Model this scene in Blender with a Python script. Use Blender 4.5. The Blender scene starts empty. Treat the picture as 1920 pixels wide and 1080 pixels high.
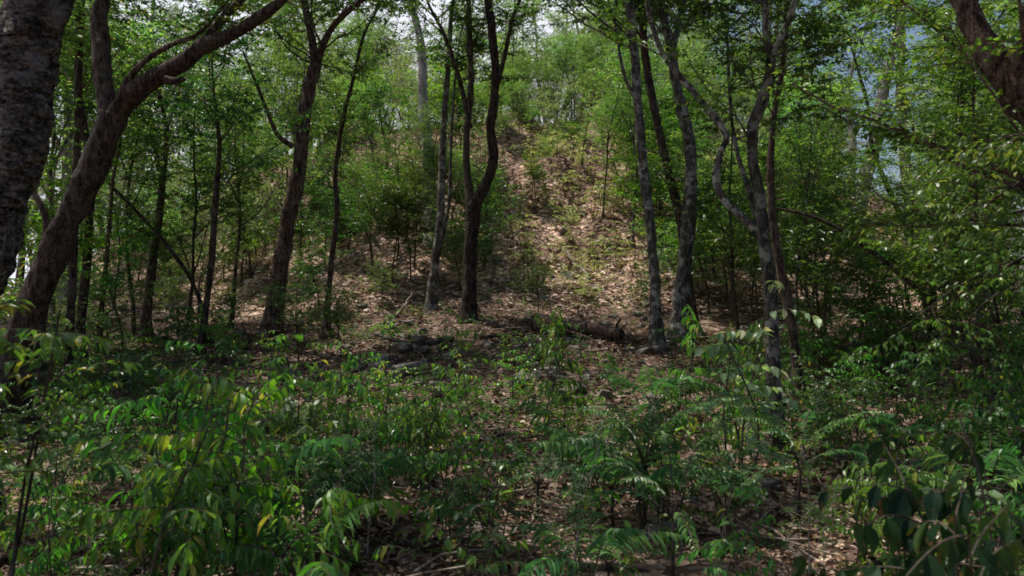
import bpy, math, random
import numpy as np
from mathutils import Vector, noise as mnoise

S = bpy.context.scene
COL = S.collection
RNG = np.random.default_rng(7)
F = 1507.0          # focal length in photo pixels (1920 wide)
CAMZ = 1.6

# ------------------------------------------------------------------ terrain
def sstep(a, b, x):
    t = np.clip((x - a) / (b - a), 0, 1)
    return t * t * (3 - 2 * t)

def ground_z(x, y):
    x = np.asarray(x, float); y = np.asarray(y, float)
    base = 0.9 * sstep(5, 18, y)
    r = np.sqrt(((x - 0.8) / 0.86) ** 2 + (y - 40.2) ** 2)
    k = 24.0
    t = np.clip((1 - r / 24.0) * k, -30, 40)
    m = np.log1p(np.exp(t)) / k * 14.6
    m = np.where(m > 5.6, 5.6 + 1.4 * np.tanh((m - 5.6) / 2.2), m)
    ms = np.clip(m / 3.0, 0, 1)
    n = (0.05 * np.sin(1.7 * x + 0.6 * y) * np.sin(1.3 * y - 0.4 * x)
         + 0.035 * np.sin(3.9 * x - 1.1 * y + 1) * np.sin(3.1 * y + 0.7 * x)
         + 0.015 * np.sin(8.3 * x + 2.7 * y) * np.sin(7.1 * y - 3 * x))
    big = 0.30 * np.sin(0.55 * x + 0.21 * y + 0.5) * np.sin(0.47 * y - 0.3 * x) + 0.22 * np.sin(1.15 * x - 0.7 * y) * np.sin(1.3 * y + 0.35 * x) + 0.13 * np.sin(2.3 * x + 1.1 * y) * np.sin(2.1 * y - 0.8 * x)
    gully = -0.5 * np.exp(-((x - (1.0 + 0.05 * (y - 24))) / 0.9) ** 2) * sstep(21, 26, y)
    return base + m + n * (1 + 1.2 * ms) + (1.5 * big + .16 * np.sin(2.6 * (base + m) + .9 * x + 1.4 * np.sin(.8 * x))) * ms + gully

def gz(x, y):
    return float(ground_z(x, y))

def PX(px, py, Y):
    return np.array([(px - 960) / F * Y, Y, CAMZ + (540 - py) / F * Y])

def to_px(x, y, z):
    return 960 + x / y * F, 540 - (z - CAMZ) / y * F

# ------------------------------------------------------------------ mesh helpers
def build_mesh(name, chunks, mats, smooth=True):
    """chunks: list of (verts[N,3], faces as list of int arrays [M,k], material index)"""
    V = []; loops = []; starts = []; mi = []; off = 0; ls = 0
    UV = []
    for c in chunks:
        v, facelists, m = c[:3]
        if len(v) == 0: continue
        V.append(np.asarray(v, np.float32)); UV.append(c[3] if len(c) > 3 else np.zeros((len(v), 2)))
        for f in facelists:
            f = np.asarray(f, np.int64)
            if f.size == 0: continue
            k = f.shape[1]
            loops.append((f + off).ravel())
            starts.append(ls + np.arange(f.shape[0]) * k)
            ls += f.size
            mi.append(np.full(f.shape[0], m, np.int32))
        off += len(v)
    V = np.concatenate(V); loops = np.concatenate(loops).astype(np.int32)
    starts = np.concatenate(starts).astype(np.int32); mi = np.concatenate(mi)
    me = bpy.data.meshes.new(name)
    me.vertices.add(len(V)); me.vertices.foreach_set('co', V.ravel())
    me.loops.add(len(loops)); me.loops.foreach_set('vertex_index', loops)
    me.polygons.add(len(starts)); me.polygons.foreach_set('loop_start', starts)
    for m in mats: me.materials.append(m)
    me.polygons.foreach_set('material_index', mi)
    me.update(calc_edges=True)
    if any(len(c) > 3 for c in chunks):
        lay = me.uv_layers.new(name='leaf'); lay.data.foreach_set('uv', np.concatenate(UV)[loops].astype(np.float32).ravel())
    me.polygons.foreach_set('use_smooth', np.full(len(starts), bool(smooth)))
    return me

def link(name, me, parent=None, loc=None):
    o = bpy.data.objects.new(name, me); COL.objects.link(o)
    if parent is not None: o.parent = parent
    if loc is not None: o.location = loc
    return o

def unit(v):
    return v / np.maximum(np.linalg.norm(v, axis=-1, keepdims=True), 1e-9)

def tubes(P, R, sides, cap=False):
    """P [B,K,3], R [B,K]"""
    P = np.asarray(P, float); R = np.asarray(R, float)
    B, K, _ = P.shape
    T = np.empty_like(P)
    T[:, 1:-1] = P[:, 2:] - P[:, :-2]; T[:, 0] = P[:, 1] - P[:, 0]; T[:, -1] = P[:, -1] - P[:, -2]
    T = unit(T)
    mean = unit(P[:, -1] - P[:, 0])
    ref = np.where(np.abs(mean[:, 1:2]) < 0.8, np.array([[0, 1.0, 0]]), np.array([[1.0, 0, 0]]))[:, None, :]
    U = unit(np.cross(T, np.broadcast_to(ref, T.shape)))
    W = np.cross(T, U)
    a = np.arange(sides) / sides * 2 * math.pi
    ring = U[:, :, None, :] * np.cos(a)[None, None, :, None] + W[:, :, None, :] * np.sin(a)[None, None, :, None]
    V = P[:, :, None, :] + ring * R[:, :, None, None]
    idx = np.arange(B * K * sides).reshape(B, K, sides)
    q = np.stack([idx[:, :-1], np.roll(idx, -1, 2)[:, :-1], np.roll(idx, -1, 2)[:, 1:], idx[:, 1:]], -1).reshape(-1, 4)
    return V.reshape(-1, 3), [q]

def catmull(pts, rads, step):
    pts = np.asarray(pts, float); rads = np.asarray(rads, float)
    n = len(pts)
    A = np.vstack([2 * pts[0] - pts[1], pts, 2 * pts[-1] - pts[-2]])
    out = []; ro = []
    for i in range(n - 1):
        p0, p1, p2, p3 = A[i:i + 4]
        m = max(2, int(np.linalg.norm(p2 - p1) / step))
        for t in np.arange(m) / m:
            out.append(0.5 * (2 * p1 + (p2 - p0) * t + (2 * p0 - 5 * p1 + 4 * p2 - p3) * t * t + (3 * p1 - p0 - 3 * p2 + p3) * t ** 3))
            ro.append(rads[i] * (1 - t) + rads[i + 1] * t)
    out.append(pts[-1]); ro.append(rads[-1])
    return np.array(out), np.array(ro)

def limb_chunk(pts, rads, sides=14, step=0.09, rough=0.12, seed=0, ringy=0.0, mat=0, flare=0.0):
    P, R = catmull(pts, rads, step)
    rg = np.random.default_rng(seed)
    wob = np.cumsum(rg.normal(0, 1, (len(P), 3)), 0)
    wob -= np.linspace(0, 1, len(P))[:, None] * wob[-1]
    P = P + wob * 0.03 * R.mean() * np.array([1, 1, 0.3])
    V, f = tubes(P[None], R[None], sides)
    V = V.reshape(len(P), sides, 3)
    d = V - P[:, None, :]
    for i in range(len(P)):
        for j in range(sides):
            p = V[i, j]
            q = Vector((p[0] * 7 + seed, p[1] * 7, p[2] * (2.2 if not ringy else 9)))
            n = mnoise.fractal(q * 1.5, 0.6, 2.1, 4)
            n2 = mnoise.noise(Vector((p[0] * 2.3 + 5, p[1] * 2.3 + seed, p[2] * 1.7)))
            k = 1 + rough * n + 0.16 * n2 * min(1, rough * 10)
            if ringy:      # overlapping bark scales: a slow rise, then a sharp lip
                h = p[2] * 7.5 + 1.6 * mnoise.noise(Vector((p[0] * 3, p[1] * 3, p[2] * 2.5))) + .5 * mnoise.noise(Vector((p[0] * 9, p[1] * 9, p[2] * 5)))
                k += .085 * ((h % 1.0) ** 1.7 - .4) * (.55 + .9 * abs(mnoise.noise(Vector((p[0] * 5, p[1] * 5, p[2] * 1.1 + 4)))))
            if flare:
                h = max(0.0, p[2] - P[0][2] - .08)
                if h < 1.2:
                    k += flare * math.exp(-h / (.10 + R[0] * .9)) * (1 + .9 * mnoise.noise(Vector((math.cos(j / sides * 6.283) * 1.6 + seed, math.sin(j / sides * 6.283) * 1.6, 0))))
            V[i, j] = P[i] + d[i, j] * k
    vv = np.vstack([V.reshape(-1, 3), P[-1:]])
    s = (len(P) - 1) * sides
    capf = np.array([[s + j, s + (j + 1) % sides, len(vv) - 1] for j in range(sides)])
    return (vv, [f[0], capf], mat)

# leaf templates: (u along, v across, w height), faces
T_SMALL = (np.array([[0, 0, 0], [.45, -.5, .12], [1, 0, -.05], [.45, .5, .12]]), [np.array([[0, 2, 1], [0, 3, 2]])])
T_MID = (np.array([[0, 0, 0], [.3, -.46, .10], [.3, 0, 0], [.3, .46, .10], [.7, -.36, .02], [.7, 0, -.07], [.7, .36, .02], [1, 0, -.26]]),
         [np.array([[0, 2, 1], [0, 3, 2], [4, 5, 7], [5, 6, 7]]), np.array([[1, 2, 5, 4], [2, 3, 6, 5]])])
_u = [.1, .26, .45, .64, .82, .94]; _w = [.2, .42, .5, .43, .24, .08]
_tv = [[0, 0, 0]]
for u_, w_ in zip(_u, _w):
    c = -.34 * u_ ** 2
    _tv += [[u_, -w_, c + .22 * w_ + .02 * math.sin(u_ * 21)], [u_, 0, c], [u_, w_, c + .22 * w_ + .02 * math.sin(u_ * 19 + 1)]]
_tv.append([1, 0, -.38])
_q = []
for i in range(5):
    a = 1 + 3 * i
    _q += [[a, a + 1, a + 4, a + 3], [a + 1, a + 2, a + 5, a + 4]]
T_BIG = (np.array(_tv), [np.array([[0, 2, 1], [0, 3, 2], [16, 17, 19], [17, 18, 19]]), np.array(_q)])

def leaves(P, D, N, L, W, tmpl, mat):
    P = np.asarray(P); D = unit(np.asarray(D))
    N = np.asarray(N); N = unit(N - (N * D).sum(-1, keepdims=True) * D)
    B = np.cross(N, D)
    tv, tf = tmpl
    L = np.asarray(L)[:, None, None]; W = np.asarray(W)[:, None, None]
    V = P[:, None, :] + D[:, None, :] * tv[None, :, 0:1] * L + B[:, None, :] * tv[None, :, 1:2] * W + N[:, None, :] * tv[None, :, 2:3] * L
    n = len(tv); off = (np.arange(len(P)) * n)[:, None, None]
    out = (V.reshape(-1, 3), [(f[None] + off).reshape(-1, f.shape[1]) for f in tf], mat)
    if n > 4: out += (np.tile(np.stack([tv[:, 0], tv[:, 1] + 1.5], -1), (len(P), 1)),)
    return out

def rand_dirs(rng, n, zlo=-0.2, zhi=0.5):
    a = rng.uniform(0, 2 * math.pi, n); z = rng.uniform(zlo, zhi, n)
    c = np.sqrt(np.maximum(0, 1 - z * z))
    return np.stack([c * np.cos(a), c * np.sin(a), z], -1)

def sweep(rng, p0, d0, L, K, wob, up):
    """batch of wandering curves"""
    B = len(p0)
    P = np.empty((B, K, 3)); P[:, 0] = p0; d = unit(d0); st = (L / (K - 1))[:, None]
    for k in range(1, K):
        d = unit(d + rng.normal(0, wob, (B, 3)) + np.array([0, 0, up]))
        P[:, k] = P[:, k - 1] + d * st
    return P

def along(P, bi, t):
    K = P.shape[1]; x = np.clip(t * (K - 1), 0, K - 1.001); i = x.astype(int); f = (x - i)[:, None]
    a = P[bi, i]; b = P[bi, i + 1]
    return a * (1 - f) + b * f, unit(b - a)

def make_crown(rng, limbs, nb, blen, ntw, twlen, nleaf, leafL, leafW, zmin=None, tmin=0.0, up=0.05, droop=0.3, brad=0.02, tmpl=T_SMALL, out=0.9, flat=0.5, wood=0, leaf=1, endbias=0.0):
    """branches from limbs, twigs from branches, leaves from twigs -> (wood chunks, leaf chunk)"""
    segP = []; segD = []; wts = []
    for pts, rads in limbs:
        P, R = catmull(pts, rads, 0.15)
        T = unit(np.gradient(P, axis=0))
        t = np.linspace(0, 1, len(P))
        ok = (t >= tmin)
        if zmin is not None:
            ok &= P[:, 2] >= zmin
            if not ok.any() and P is not None: ok = (t >= .55) & (P[:, 2] >= zmin * .6)
        segP.append(P[ok]); segD.append(T[ok]); wts.append(1 + endbias * t[ok])
    if sum(len(q) for q in segP) == 0:
        P, R = catmull(*limbs[-1], 0.15); segP = [P[len(P) // 2:]]; segD = [unit(np.gradient(P, axis=0))[len(P) // 2:]]; wts = [np.ones(len(segP[0]))]
    segP = np.concatenate(segP); segD = np.concatenate(segD); wts = np.concatenate(wts)
    ch = rng.choice(len(segP), nb, p=wts / wts.sum())
    h = rand_dirs(rng, nb, -0.15, 0.55)
    bl = blen * rng.uniform(0.55, 1.25, nb)
    P = sweep(rng, segP[ch], segD[ch] * 0.45 + h * out, bl, 8, 0.17, up)
    R = np.linspace(1, 0.3, 8)[None] * (brad * bl / blen)[:, None]
    woodc = [tubes(P, R, 5) + (wood,)]
    n2 = nb * ntw
    bi = np.repeat(np.arange(nb), ntw); t = rng.uniform(0.2, 1.0, n2) ** 0.8
    tp, td = along(P, bi, t)
    hd = rand_dirs(rng, n2, -0.35, 0.45) * np.array([1, 1, flat])
    tl = twlen * rng.uniform(0.5, 1.3, n2)
    Q = sweep(rng, tp, td * 0.55 + hd, tl, 4, 0.16, -0.05)
    woodc.append(tubes(Q, np.linspace(1, .35, 4)[None] * np.full((n2, 1), max(0.003, brad * 0.28)), 3) + (wood,))
    n3 = n2 * nleaf
    li = np.repeat(np.arange(n2), nleaf); lt = np.tile(np.linspace(0.12, 1.0, nleaf), n2) + rng.normal(0, 0.04, n3)
    lp, ld = along(Q, li, np.clip(lt, 0, 1))
    side = np.where(np.tile(np.arange(nleaf), n2) % 2 == 0, 1.0, -1.0)[:, None]
    lat = unit(np.cross(ld, np.array([0, 0, 1.0])) + 1e-4)
    D = ld * 0.5 + lat * side * 0.8 + np.array([0, 0, -droop]) + rng.normal(0, 0.3, (n3, 3))
    N = np.array([0, 0, 1.0]) + rng.normal(0, 0.34, (n3, 3))
    s = rng.uniform(0.6, 1.2, n3)
    lc = leaves(lp, D, N, leafL * s, leafW * s * rng.uniform(.85, 1.15, n3), tmpl, leaf)
    return woodc, lc

# ------------------------------------------------------------------ materials
def new_mat(name):
    m = bpy.data.materials.new(name); m.use_nodes = True
    nt = m.node_tree; nt.nodes.clear()
    return m, nt, nt.nodes, nt.links

def ramp(N, stops):
    r = N.new('ShaderNodeValToRGB'); e = r.color_ramp.elements
    while len(e) < len(stops): e.new(0.5)
    for el, (p, c) in zip(e, stops):
        el.position = p; el.color = (*c, 1)
    return r

def leaf_mat(name, stops, trans=0.42, tcol=(1.5, 1.6, 0.7), rough=0.38, spec=0.5, vlo=.7, vsc=.9):
    m, nt, N, L = new_mat(name)
    out = N.new('ShaderNodeOutputMaterial')
    g = N.new('ShaderNodeNewGeometry'); oi = N.new('ShaderNodeObjectInfo')
    r = ramp(N, stops); L.new(g.outputs['Random Per Island'], r.inputs[0])
    mr = N.new('ShaderNodeMapRange'); mr.inputs['To Min'].default_value = 0.72; mr.inputs['To Max'].default_value = 1.3
    L.new(oi.outputs['Random'], mr.inputs[0])
    tc = N.new('ShaderNodeTexCoord'); no = N.new('ShaderNodeTexNoise'); no.inputs['Scale'].default_value = vsc; no.inputs['Detail'].default_value = 2
    L.new(tc.outputs['Object'], no.inputs['Vector'])
    mr2 = N.new('ShaderNodeMapRange'); mr2.inputs['From Min'].default_value = .3; mr2.inputs['From Max'].default_value = .7
    mr2.inputs['To Min'].default_value = vlo; mr2.inputs['To Max'].default_value = 1.25
    L.new(no.outputs['Fac'], mr2.inputs[0])
    mm = N.new('ShaderNodeMath'); mm.operation = 'MULTIPLY'; L.new(mr.outputs[0], mm.inputs[0]); L.new(mr2.outputs[0], mm.inputs[1])
    hs = N.new('ShaderNodeHueSaturation'); L.new(r.outputs[0], hs.inputs['Color']); L.new(mm.outputs[0], hs.inputs['Value'])
    mh = N.new('ShaderNodeMapRange'); mh.inputs['To Min'].default_value = 0.475; mh.inputs['To Max'].default_value = 0.525
    sp = N.new('ShaderNodeMath'); sp.operation = 'FRACT'; sp2 = N.new('ShaderNodeMath'); sp2.operation = 'MULTIPLY'; sp2.inputs[1].default_value = 7.31
    L.new(oi.outputs['Random'], sp2.inputs[0]); L.new(sp2.outputs[0], sp.inputs[0]); L.new(sp.outputs[0], mh.inputs[0]); L.new(mh.outputs[0], hs.inputs['Hue'])
    uv = N.new('ShaderNodeUVMap'); uv.uv_map = 'leaf'; su = N.new('ShaderNodeSeparateXYZ'); L.new(uv.outputs[0], su.inputs[0])
    def M(op, a, b=None, c=None):
        q = N.new('ShaderNodeMath'); q.operation = op
        for k_, v_ in enumerate((a, b, c)):
            if v_ is None: continue
            if isinstance(v_, (int, float)): q.inputs[k_].default_value = v_
            else: L.new(v_, q.inputs[k_])
        return q.outputs[0]
    av = M('ABSOLUTE', M('SUBTRACT', su.outputs[1], 1.5))
    mid = M('LESS_THAN', av, .022)
    sv = M('GREATER_THAN', M('SINE', M('MULTIPLY_ADD', av, -38.0, M('MULTIPLY', su.outputs[0], 58.0))), .86)
    has = M('LESS_THAN', av, .7)
    vein = M('MULTIPLY', M('MAXIMUM', mid, M('MULTIPLY', sv, .45)), has)
    vmix = N.new('ShaderNodeMix'); vmix.data_type = 'RGBA'; vmix.blend_type = 'ADD'; vmix.clamp_result = False
    L.new(M('MULTIPLY', vein, .55), vmix.inputs[0]); L.new(hs.outputs[0], vmix.inputs[6]); L.new(hs.outputs[0], vmix.inputs[7])
    bn = N.new('ShaderNodeTexNoise'); bn.inputs['Scale'].default_value = 26; bn.inputs['Detail'].default_value = 3; L.new(tc.outputs['Object'], bn.inputs['Vector'])
    brown = M('MULTIPLY', M('GREATER_THAN', M('MULTIPLY_ADD', su.outputs[0], .09, bn.outputs['Fac']), .69), has)
    bmix = N.new('ShaderNodeMix'); bmix.data_type = 'RGBA'; L.new(M('MULTIPLY', brown, .8), bmix.inputs[0]); L.new(vmix.outputs[2], bmix.inputs[6]); bmix.inputs[7].default_value = (.16, .09, .035, 1)
    class _H: outputs = [bmix.outputs[2]]
    hs = _H
    p = N.new('ShaderNodeBsdfPrincipled'); p.inputs['Roughness'].default_value = rough
    p.inputs['Specular IOR Level'].default_value = spec
    L.new(hs.outputs[0], p.inputs['Base Color'])
    vm = N.new('ShaderNodeMix'); vm.data_type = 'RGBA'; vm.blend_type = 'MULTIPLY'; vm.inputs[0].default_value = 1
    L.new(hs.outputs[0], vm.inputs[6]); vm.inputs[7].default_value = (*tcol, 1); vm.clamp_result = False
    t = N.new('ShaderNodeBsdfTranslucent'); L.new(vm.outputs[2], t.inputs['Color'])
    mx = N.new('ShaderNodeMixShader'); mx.inputs[0].default_value = trans
    L.new(p.outputs[0], mx.inputs[1]); L.new(t.outputs[0], mx.inputs[2]); L.new(mx.outputs[0], out.inputs[0])
    return m

def bark_mat(name, dark, mid, light, patch=(0.30, 0.29, 0.26), patch_amt=0.5, zs=0.25, scale=9, bump=0.6, ring=False):
    m, nt, N, L = new_mat(name)
    out = N.new('ShaderNodeOutputMaterial'); p = N.new('ShaderNodeBsdfPrincipled')
    tc = N.new('ShaderNodeTexCoord'); mp = N.new('ShaderNodeMapping')
    mp.inputs['Scale'].default_value = (1, 1, zs) if not ring else (0.9, 0.9, 2.0)
    L.new(tc.outputs['Object'], mp.inputs[0])
    n1 = N.new('ShaderNodeTexNoise'); n1.inputs['Scale'].default_value = scale; n1.inputs['Detail'].default_value = 8; n1.inputs['Roughness'].default_value = .65
    n1.inputs['Distortion'].default_value = 0.6
    L.new(mp.outputs[0], n1.inputs['Vector'])
    r = ramp(N, [(0.36, dark), (0.5, mid), (0.66, light)]); nf = N.new('ShaderNodeTexNoise'); nf.inputs['Scale'].default_value = 55; nf.inputs['Detail'].default_value = 4; L.new(tc.outputs['Object'], nf.inputs['Vector'])
    mf = N.new('ShaderNodeMath'); mf.operation = 'MULTIPLY_ADD'; mf.inputs[1].default_value = .45; sf = N.new('ShaderNodeMath'); sf.operation = 'SUBTRACT'; sf.inputs[1].default_value = .5
    L.new(nf.outputs['Fac'], sf.inputs[0]); L.new(sf.outputs[0], mf.inputs[0]); L.new(n1.outputs['Fac'], mf.inputs[2]); L.new(mf.outputs[0], r.inputs[0])
    n2 = N.new('ShaderNodeTexNoise'); n2.inputs['Scale'].default_value = 6.5; n2.inputs['Detail'].default_value = 8; n2.inputs['Roughness'].default_value = .68
    L.new(tc.outputs['Object'], n2.inputs['Vector'])
    r2 = ramp(N, [(0.52, (0, 0, 0)), (0.58, (1, 1, 1))]); L.new(n2.outputs['Fac'], r2.inputs[0])
    ma = N.new('ShaderNodeMath'); ma.operation = 'MULTIPLY'; ma.inputs[1].default_value = patch_amt; L.new(r2.outputs[0], ma.inputs[0])
    mx = N.new('ShaderNodeMix'); mx.data_type = 'RGBA'; L.new(ma.outputs[0], mx.inputs[0]); L.new(r.outputs[0], mx.inputs[6]); mx.inputs[7].default_value = (*patch, 1)
    oi = N.new('ShaderNodeObjectInfo'); mr = N.new('ShaderNodeMapRange'); mr.inputs['To Min'].default_value = .7; mr.inputs['To Max'].default_value = 1.25
    L.new(oi.outputs['Random'], mr.inputs[0])
    hs = N.new('ShaderNodeHueSaturation'); L.new(mx.outputs[2], hs.inputs['Color']); L.new(mr.outputs[0], hs.inputs['Value'])
    L.new(hs.outputs[0], p.inputs['Base Color']); p.inputs['Roughness'].default_value = .9; p.inputs['Specular IOR Level'].default_value = .2
    b = N.new('ShaderNodeBump'); b.inputs['Strength'].default_value = bump; b.inputs['Distance'].default_value = .03
    L.new(n1.outputs['Fac'], b.inputs['Height']); L.new(b.outputs[0], p.inputs['Normal'])
    L.new(p.outputs[0], out.inputs[0])
    return m

def litter_ground_mat():
    m, nt, N, L = new_mat('leaf_strewn_soil')
    out = N.new('ShaderNodeOutputMaterial'); p = N.new('ShaderNodeBsdfPrincipled')
    tc = N.new('ShaderNodeTexCoord')
    dn = N.new('ShaderNodeTexNoise'); dn.inputs['Scale'].default_value = 5; dn.inputs['Detail'].default_value = 3
    L.new(tc.outputs['Object'], dn.inputs['Vector'])
    va = N.new('ShaderNodeMix'); va.data_type = 'VECTOR'; va.inputs[0].default_value = .12
    L.new(tc.outputs['Object'], va.inputs[4]); L.new(dn.outputs['Color'], va.inputs[5])
    v = N.new('ShaderNodeTexVoronoi'); v.inputs['Scale'].default_value = 14; L.new(va.outputs[1], v.inputs['Vector'])
    sep = N.new('ShaderNodeSeparateColor'); L.new(v.outputs['Color'], sep.inputs[0])
    r = ramp(N, [(0.0, (.04, .022, .016)), (0.35, (.11, .065, .046)), (0.65, (.21, .135, .10)), (0.9, (.34, .25, .2))]); L.new(sep.outputs[0], r.inputs[0])
    n2 = N.new('ShaderNodeTexNoise'); n2.inputs['Scale'].default_value = 0.8; n2.inputs['Detail'].default_value = 6; L.new(tc.outputs['Object'], n2.inputs['Vector'])
    r2 = ramp(N, [(0.42, (1, 1, 1)), (0.62, (.35, .32, .3))]); L.new(n2.outputs['Fac'], r2.inputs[0])
    mx = N.new('ShaderNodeMix'); mx.data_type = 'RGBA'; mx.blend_type = 'MULTIPLY'; mx.inputs[0].default_value = 1
    L.new(r.outputs[0], mx.inputs[6]); L.new(r2.outputs[0], mx.inputs[7])
    # sunlight put into the colour: slope lightened, flat below left dark as shade
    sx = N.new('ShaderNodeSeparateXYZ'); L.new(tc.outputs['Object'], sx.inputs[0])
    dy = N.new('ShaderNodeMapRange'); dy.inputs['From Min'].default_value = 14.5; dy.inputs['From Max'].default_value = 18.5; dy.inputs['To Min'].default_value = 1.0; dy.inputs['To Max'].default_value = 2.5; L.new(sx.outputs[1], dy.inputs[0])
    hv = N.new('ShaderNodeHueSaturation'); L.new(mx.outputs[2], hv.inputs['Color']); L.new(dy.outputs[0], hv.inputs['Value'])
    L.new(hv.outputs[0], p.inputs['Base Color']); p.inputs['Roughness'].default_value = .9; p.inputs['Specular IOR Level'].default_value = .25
    b = N.new('ShaderNodeBump'); b.inputs['Strength'].default_value = .8; b.inputs['Distance'].default_value = .05
    L.new(v.outputs['Distance'], b.inputs['Height']); L.new(b.outputs[0], p.inputs['Normal']); L.new(p.outputs[0], out.inputs[0])
    return m

def rock_mat():
    m, nt, N, L = new_mat('limestone')
    out = N.new('ShaderNodeOutputMaterial'); p = N.new('ShaderNodeBsdfPrincipled')
    tc = N.new('ShaderNodeTexCoord'); n = N.new('ShaderNodeTexNoise'); n.inputs['Scale'].default_value = 7; n.inputs['Detail'].default_value = 9; n.inputs['Roughness'].default_value = .7
    L.new(tc.outputs['Object'], n.inputs['Vector'])
    r = ramp(N, [(0.3, (.04, .034, .028)), (0.52, (.19, .168, .142)), (0.7, (.44, .40, .35))]); L.new(n.outputs['Fac'], r.inputs[0])
    L.new(r.outputs[0], p.inputs['Base Color']); p.inputs['Roughness'].default_value = .92
    b = N.new('ShaderNodeBump'); b.inputs['Strength'].default_value = .7; b.inputs['Distance'].default_value = .04
    L.new(n.outputs['Fac'], b.inputs['Height']); L.new(b.outputs[0], p.inputs['Normal']); L.new(p.outputs[0], out.inputs[0])
    return m

G = dict(
    canopy=leaf_mat('canopy_leaf', [(0, (0.034, 0.079, 0.014)), (.5, (0.072, 0.156, 0.026)), (.85, (0.120, 0.228, 0.038)), (.97, (0.240, 0.288, 0.054))]),
    bright=leaf_mat('sunlit_leaf', [(0, (.075, .165, .04)), (.5, (.135, .265, .07)), (.9, (.24, .38, .11)), (.98, (.38, .38, .13))], trans=.5),
    pale=leaf_mat('pale_leaf', [(0, (.12, .19, .10)), (.5, (.22, .32, .18)), (.9, (.38, .47, .28)), (.98, (.5, .47, .33))], trans=.45),  # paleness also stands in for haze on the far crowns
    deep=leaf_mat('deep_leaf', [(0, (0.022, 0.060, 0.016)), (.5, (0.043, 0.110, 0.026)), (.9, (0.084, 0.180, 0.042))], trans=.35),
    under=leaf_mat('understory_leaf', [(0, (.024, .085, .016)), (.5, (.052, .165, .026)), (.88, (.115, .28, .042)), (.98, (.30, .28, .05))], rough=.34, trans=.46, spec=.6),
    lime=leaf_mat('lime_leaf', [(0, (.045, .15, .016)), (.5, (.10, .27, .028)), (.9, (.19, .38, .045)), (.985, (.38, .34, .06))], rough=.36, trans=.52, spec=.6),
    palm=leaf_mat('palm_leaflet', [(0, (0.045, 0.128, 0.045)), (.5, (0.087, 0.210, 0.069)), (.95, (0.180, 0.330, 0.090))], rough=.4, trans=.35, tcol=(1.3, 1.5, .8)),
    dry=leaf_mat('sunlit_dead_leaf', [(0, (.18, .10, .075)), (.2, (.48, .33, .26)), (.5, (.70, .55, .46)), (.93, (.82, .72, .64))], trans=.12, tcol=(1, .8, .6), rough=.6, spec=.35, vlo=.72, vsc=1.1),  # slope litter, its sunlight put into the pale colour
    shaded_litter=leaf_mat('shaded_dead_leaf', [(0, (.07, .03, .02)), (.3, (.19, .095, .065)), (.65, (.34, .20, .145)), (.93, (.55, .40, .32))], trans=.1, tcol=(1, .8, .6), rough=.55, spec=.35, vlo=.3, vsc=1.6),  # same litter, redder, with the shade of the flat put into the colour
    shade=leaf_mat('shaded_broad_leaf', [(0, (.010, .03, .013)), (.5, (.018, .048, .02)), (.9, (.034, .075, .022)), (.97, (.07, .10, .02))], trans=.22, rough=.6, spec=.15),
    straw=leaf_mat('straw_leaf', [(0, (.20, .26, .08)), (.5, (.36, .42, .17)), (1, (.6, .58, .36))], trans=.35),
)
BK = dict(
    dark=bark_mat('dark_bark', (.012, .008, .006), (.055, .036, .027), (.16, .115, .09), patch=(.13, .118, .10), patch_amt=.45, scale=26, bump=1),
    red=bark_mat('reddish_bark', (.014, .008, .006), (.07, .042, .032), (.2, .135, .105), patch=(.18, .15, .13), patch_amt=.5, scale=24, bump=1),
    grey=bark_mat('grey_bark', (.022, .019, .016), (.075, .066, .055), (.19, .175, .15), patch=(.36, .345, .31), patch_amt=.75, scale=24, bump=1),
    pale=bark_mat('pale_bark', (.12, .10, .085), (.30, .265, .22), (.5, .46, .41), patch=(.6, .57, .53), patch_amt=.6),
    scaly=bark_mat('scaly_bark', (.008, .007, .006), (.07, .058, .052), (.24, .205, .19), patch=(.32, .28, .265), patch_amt=.35, ring=True, scale=13, bump=1.0),
    twig=bark_mat('twig_bark', (.022, .017, .013), (.06, .046, .035), (.13, .105, .08), patch_amt=.2, bump=.2),
    tan=bark_mat('tan_twig', (.16, .12, .09), (.31, .245, .19), (.46, .385, .31), patch_amt=.3, bump=.2),
)
ROCK = rock_mat(); SOIL = litter_ground_mat()

# ------------------------------------------------------------------ things and labels
LAND = [  # (photo x, distance, short name) used in labels
    (35, 5.5, 'the scaly edge trunk'), (150, 8, 'the big leaning fork'), (290, 14, 'the short dark stem'),
    (520, 13, 'the tall leaning trunk'), (622, 14, 'the thin black stem'), (815, 16, 'the slim tan trunk'), (885, 15, 'the central fork'),
    (1215, 13, 'the twin stems'), (1285, 13.5, 'the mottled trunk'), (1445, 7.5, 'the crooked fork'),
    (1740, 10, 'the arching stem'), (1880, 5.5, 'the corner limb')]
PENDING = []   # (object, noun phrase, category, group base, px, py, Y)

def root(name, loc, rz=0.0, sc=1.0):
    o = bpy.data.objects.new(name, None); COL.objects.link(o)
    o.location = loc; o.rotation_euler = (0, 0, rz); o.scale = (sc, sc, sc) if np.isscalar(sc) else sc
    o.empty_display_size = 0.2
    return o

def tag(o, label, cat, group=None):
    o['label'] = label; o['category'] = cat
    if group: o['group'] = group

def later(o, noun, cat, group):
    x, y, z = o.location
    px, py = to_px(x, y, z + 0.3)
    PENDING.append((o, noun, cat, group, px, py, y))

def copy_tree(src, loc, rz, sc):
    r = src.copy(); COL.objects.link(r)
    r.location = loc; r.rotation_euler = (0, 0, rz); r.scale = (sc, sc, sc) if np.isscalar(sc) else sc
    for ch in src.children:
        c = ch.copy(); COL.objects.link(c); c.parent = r
        for g in ch.children:
            d = g.copy(); COL.objects.link(d); d.parent = c
    return r

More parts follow.
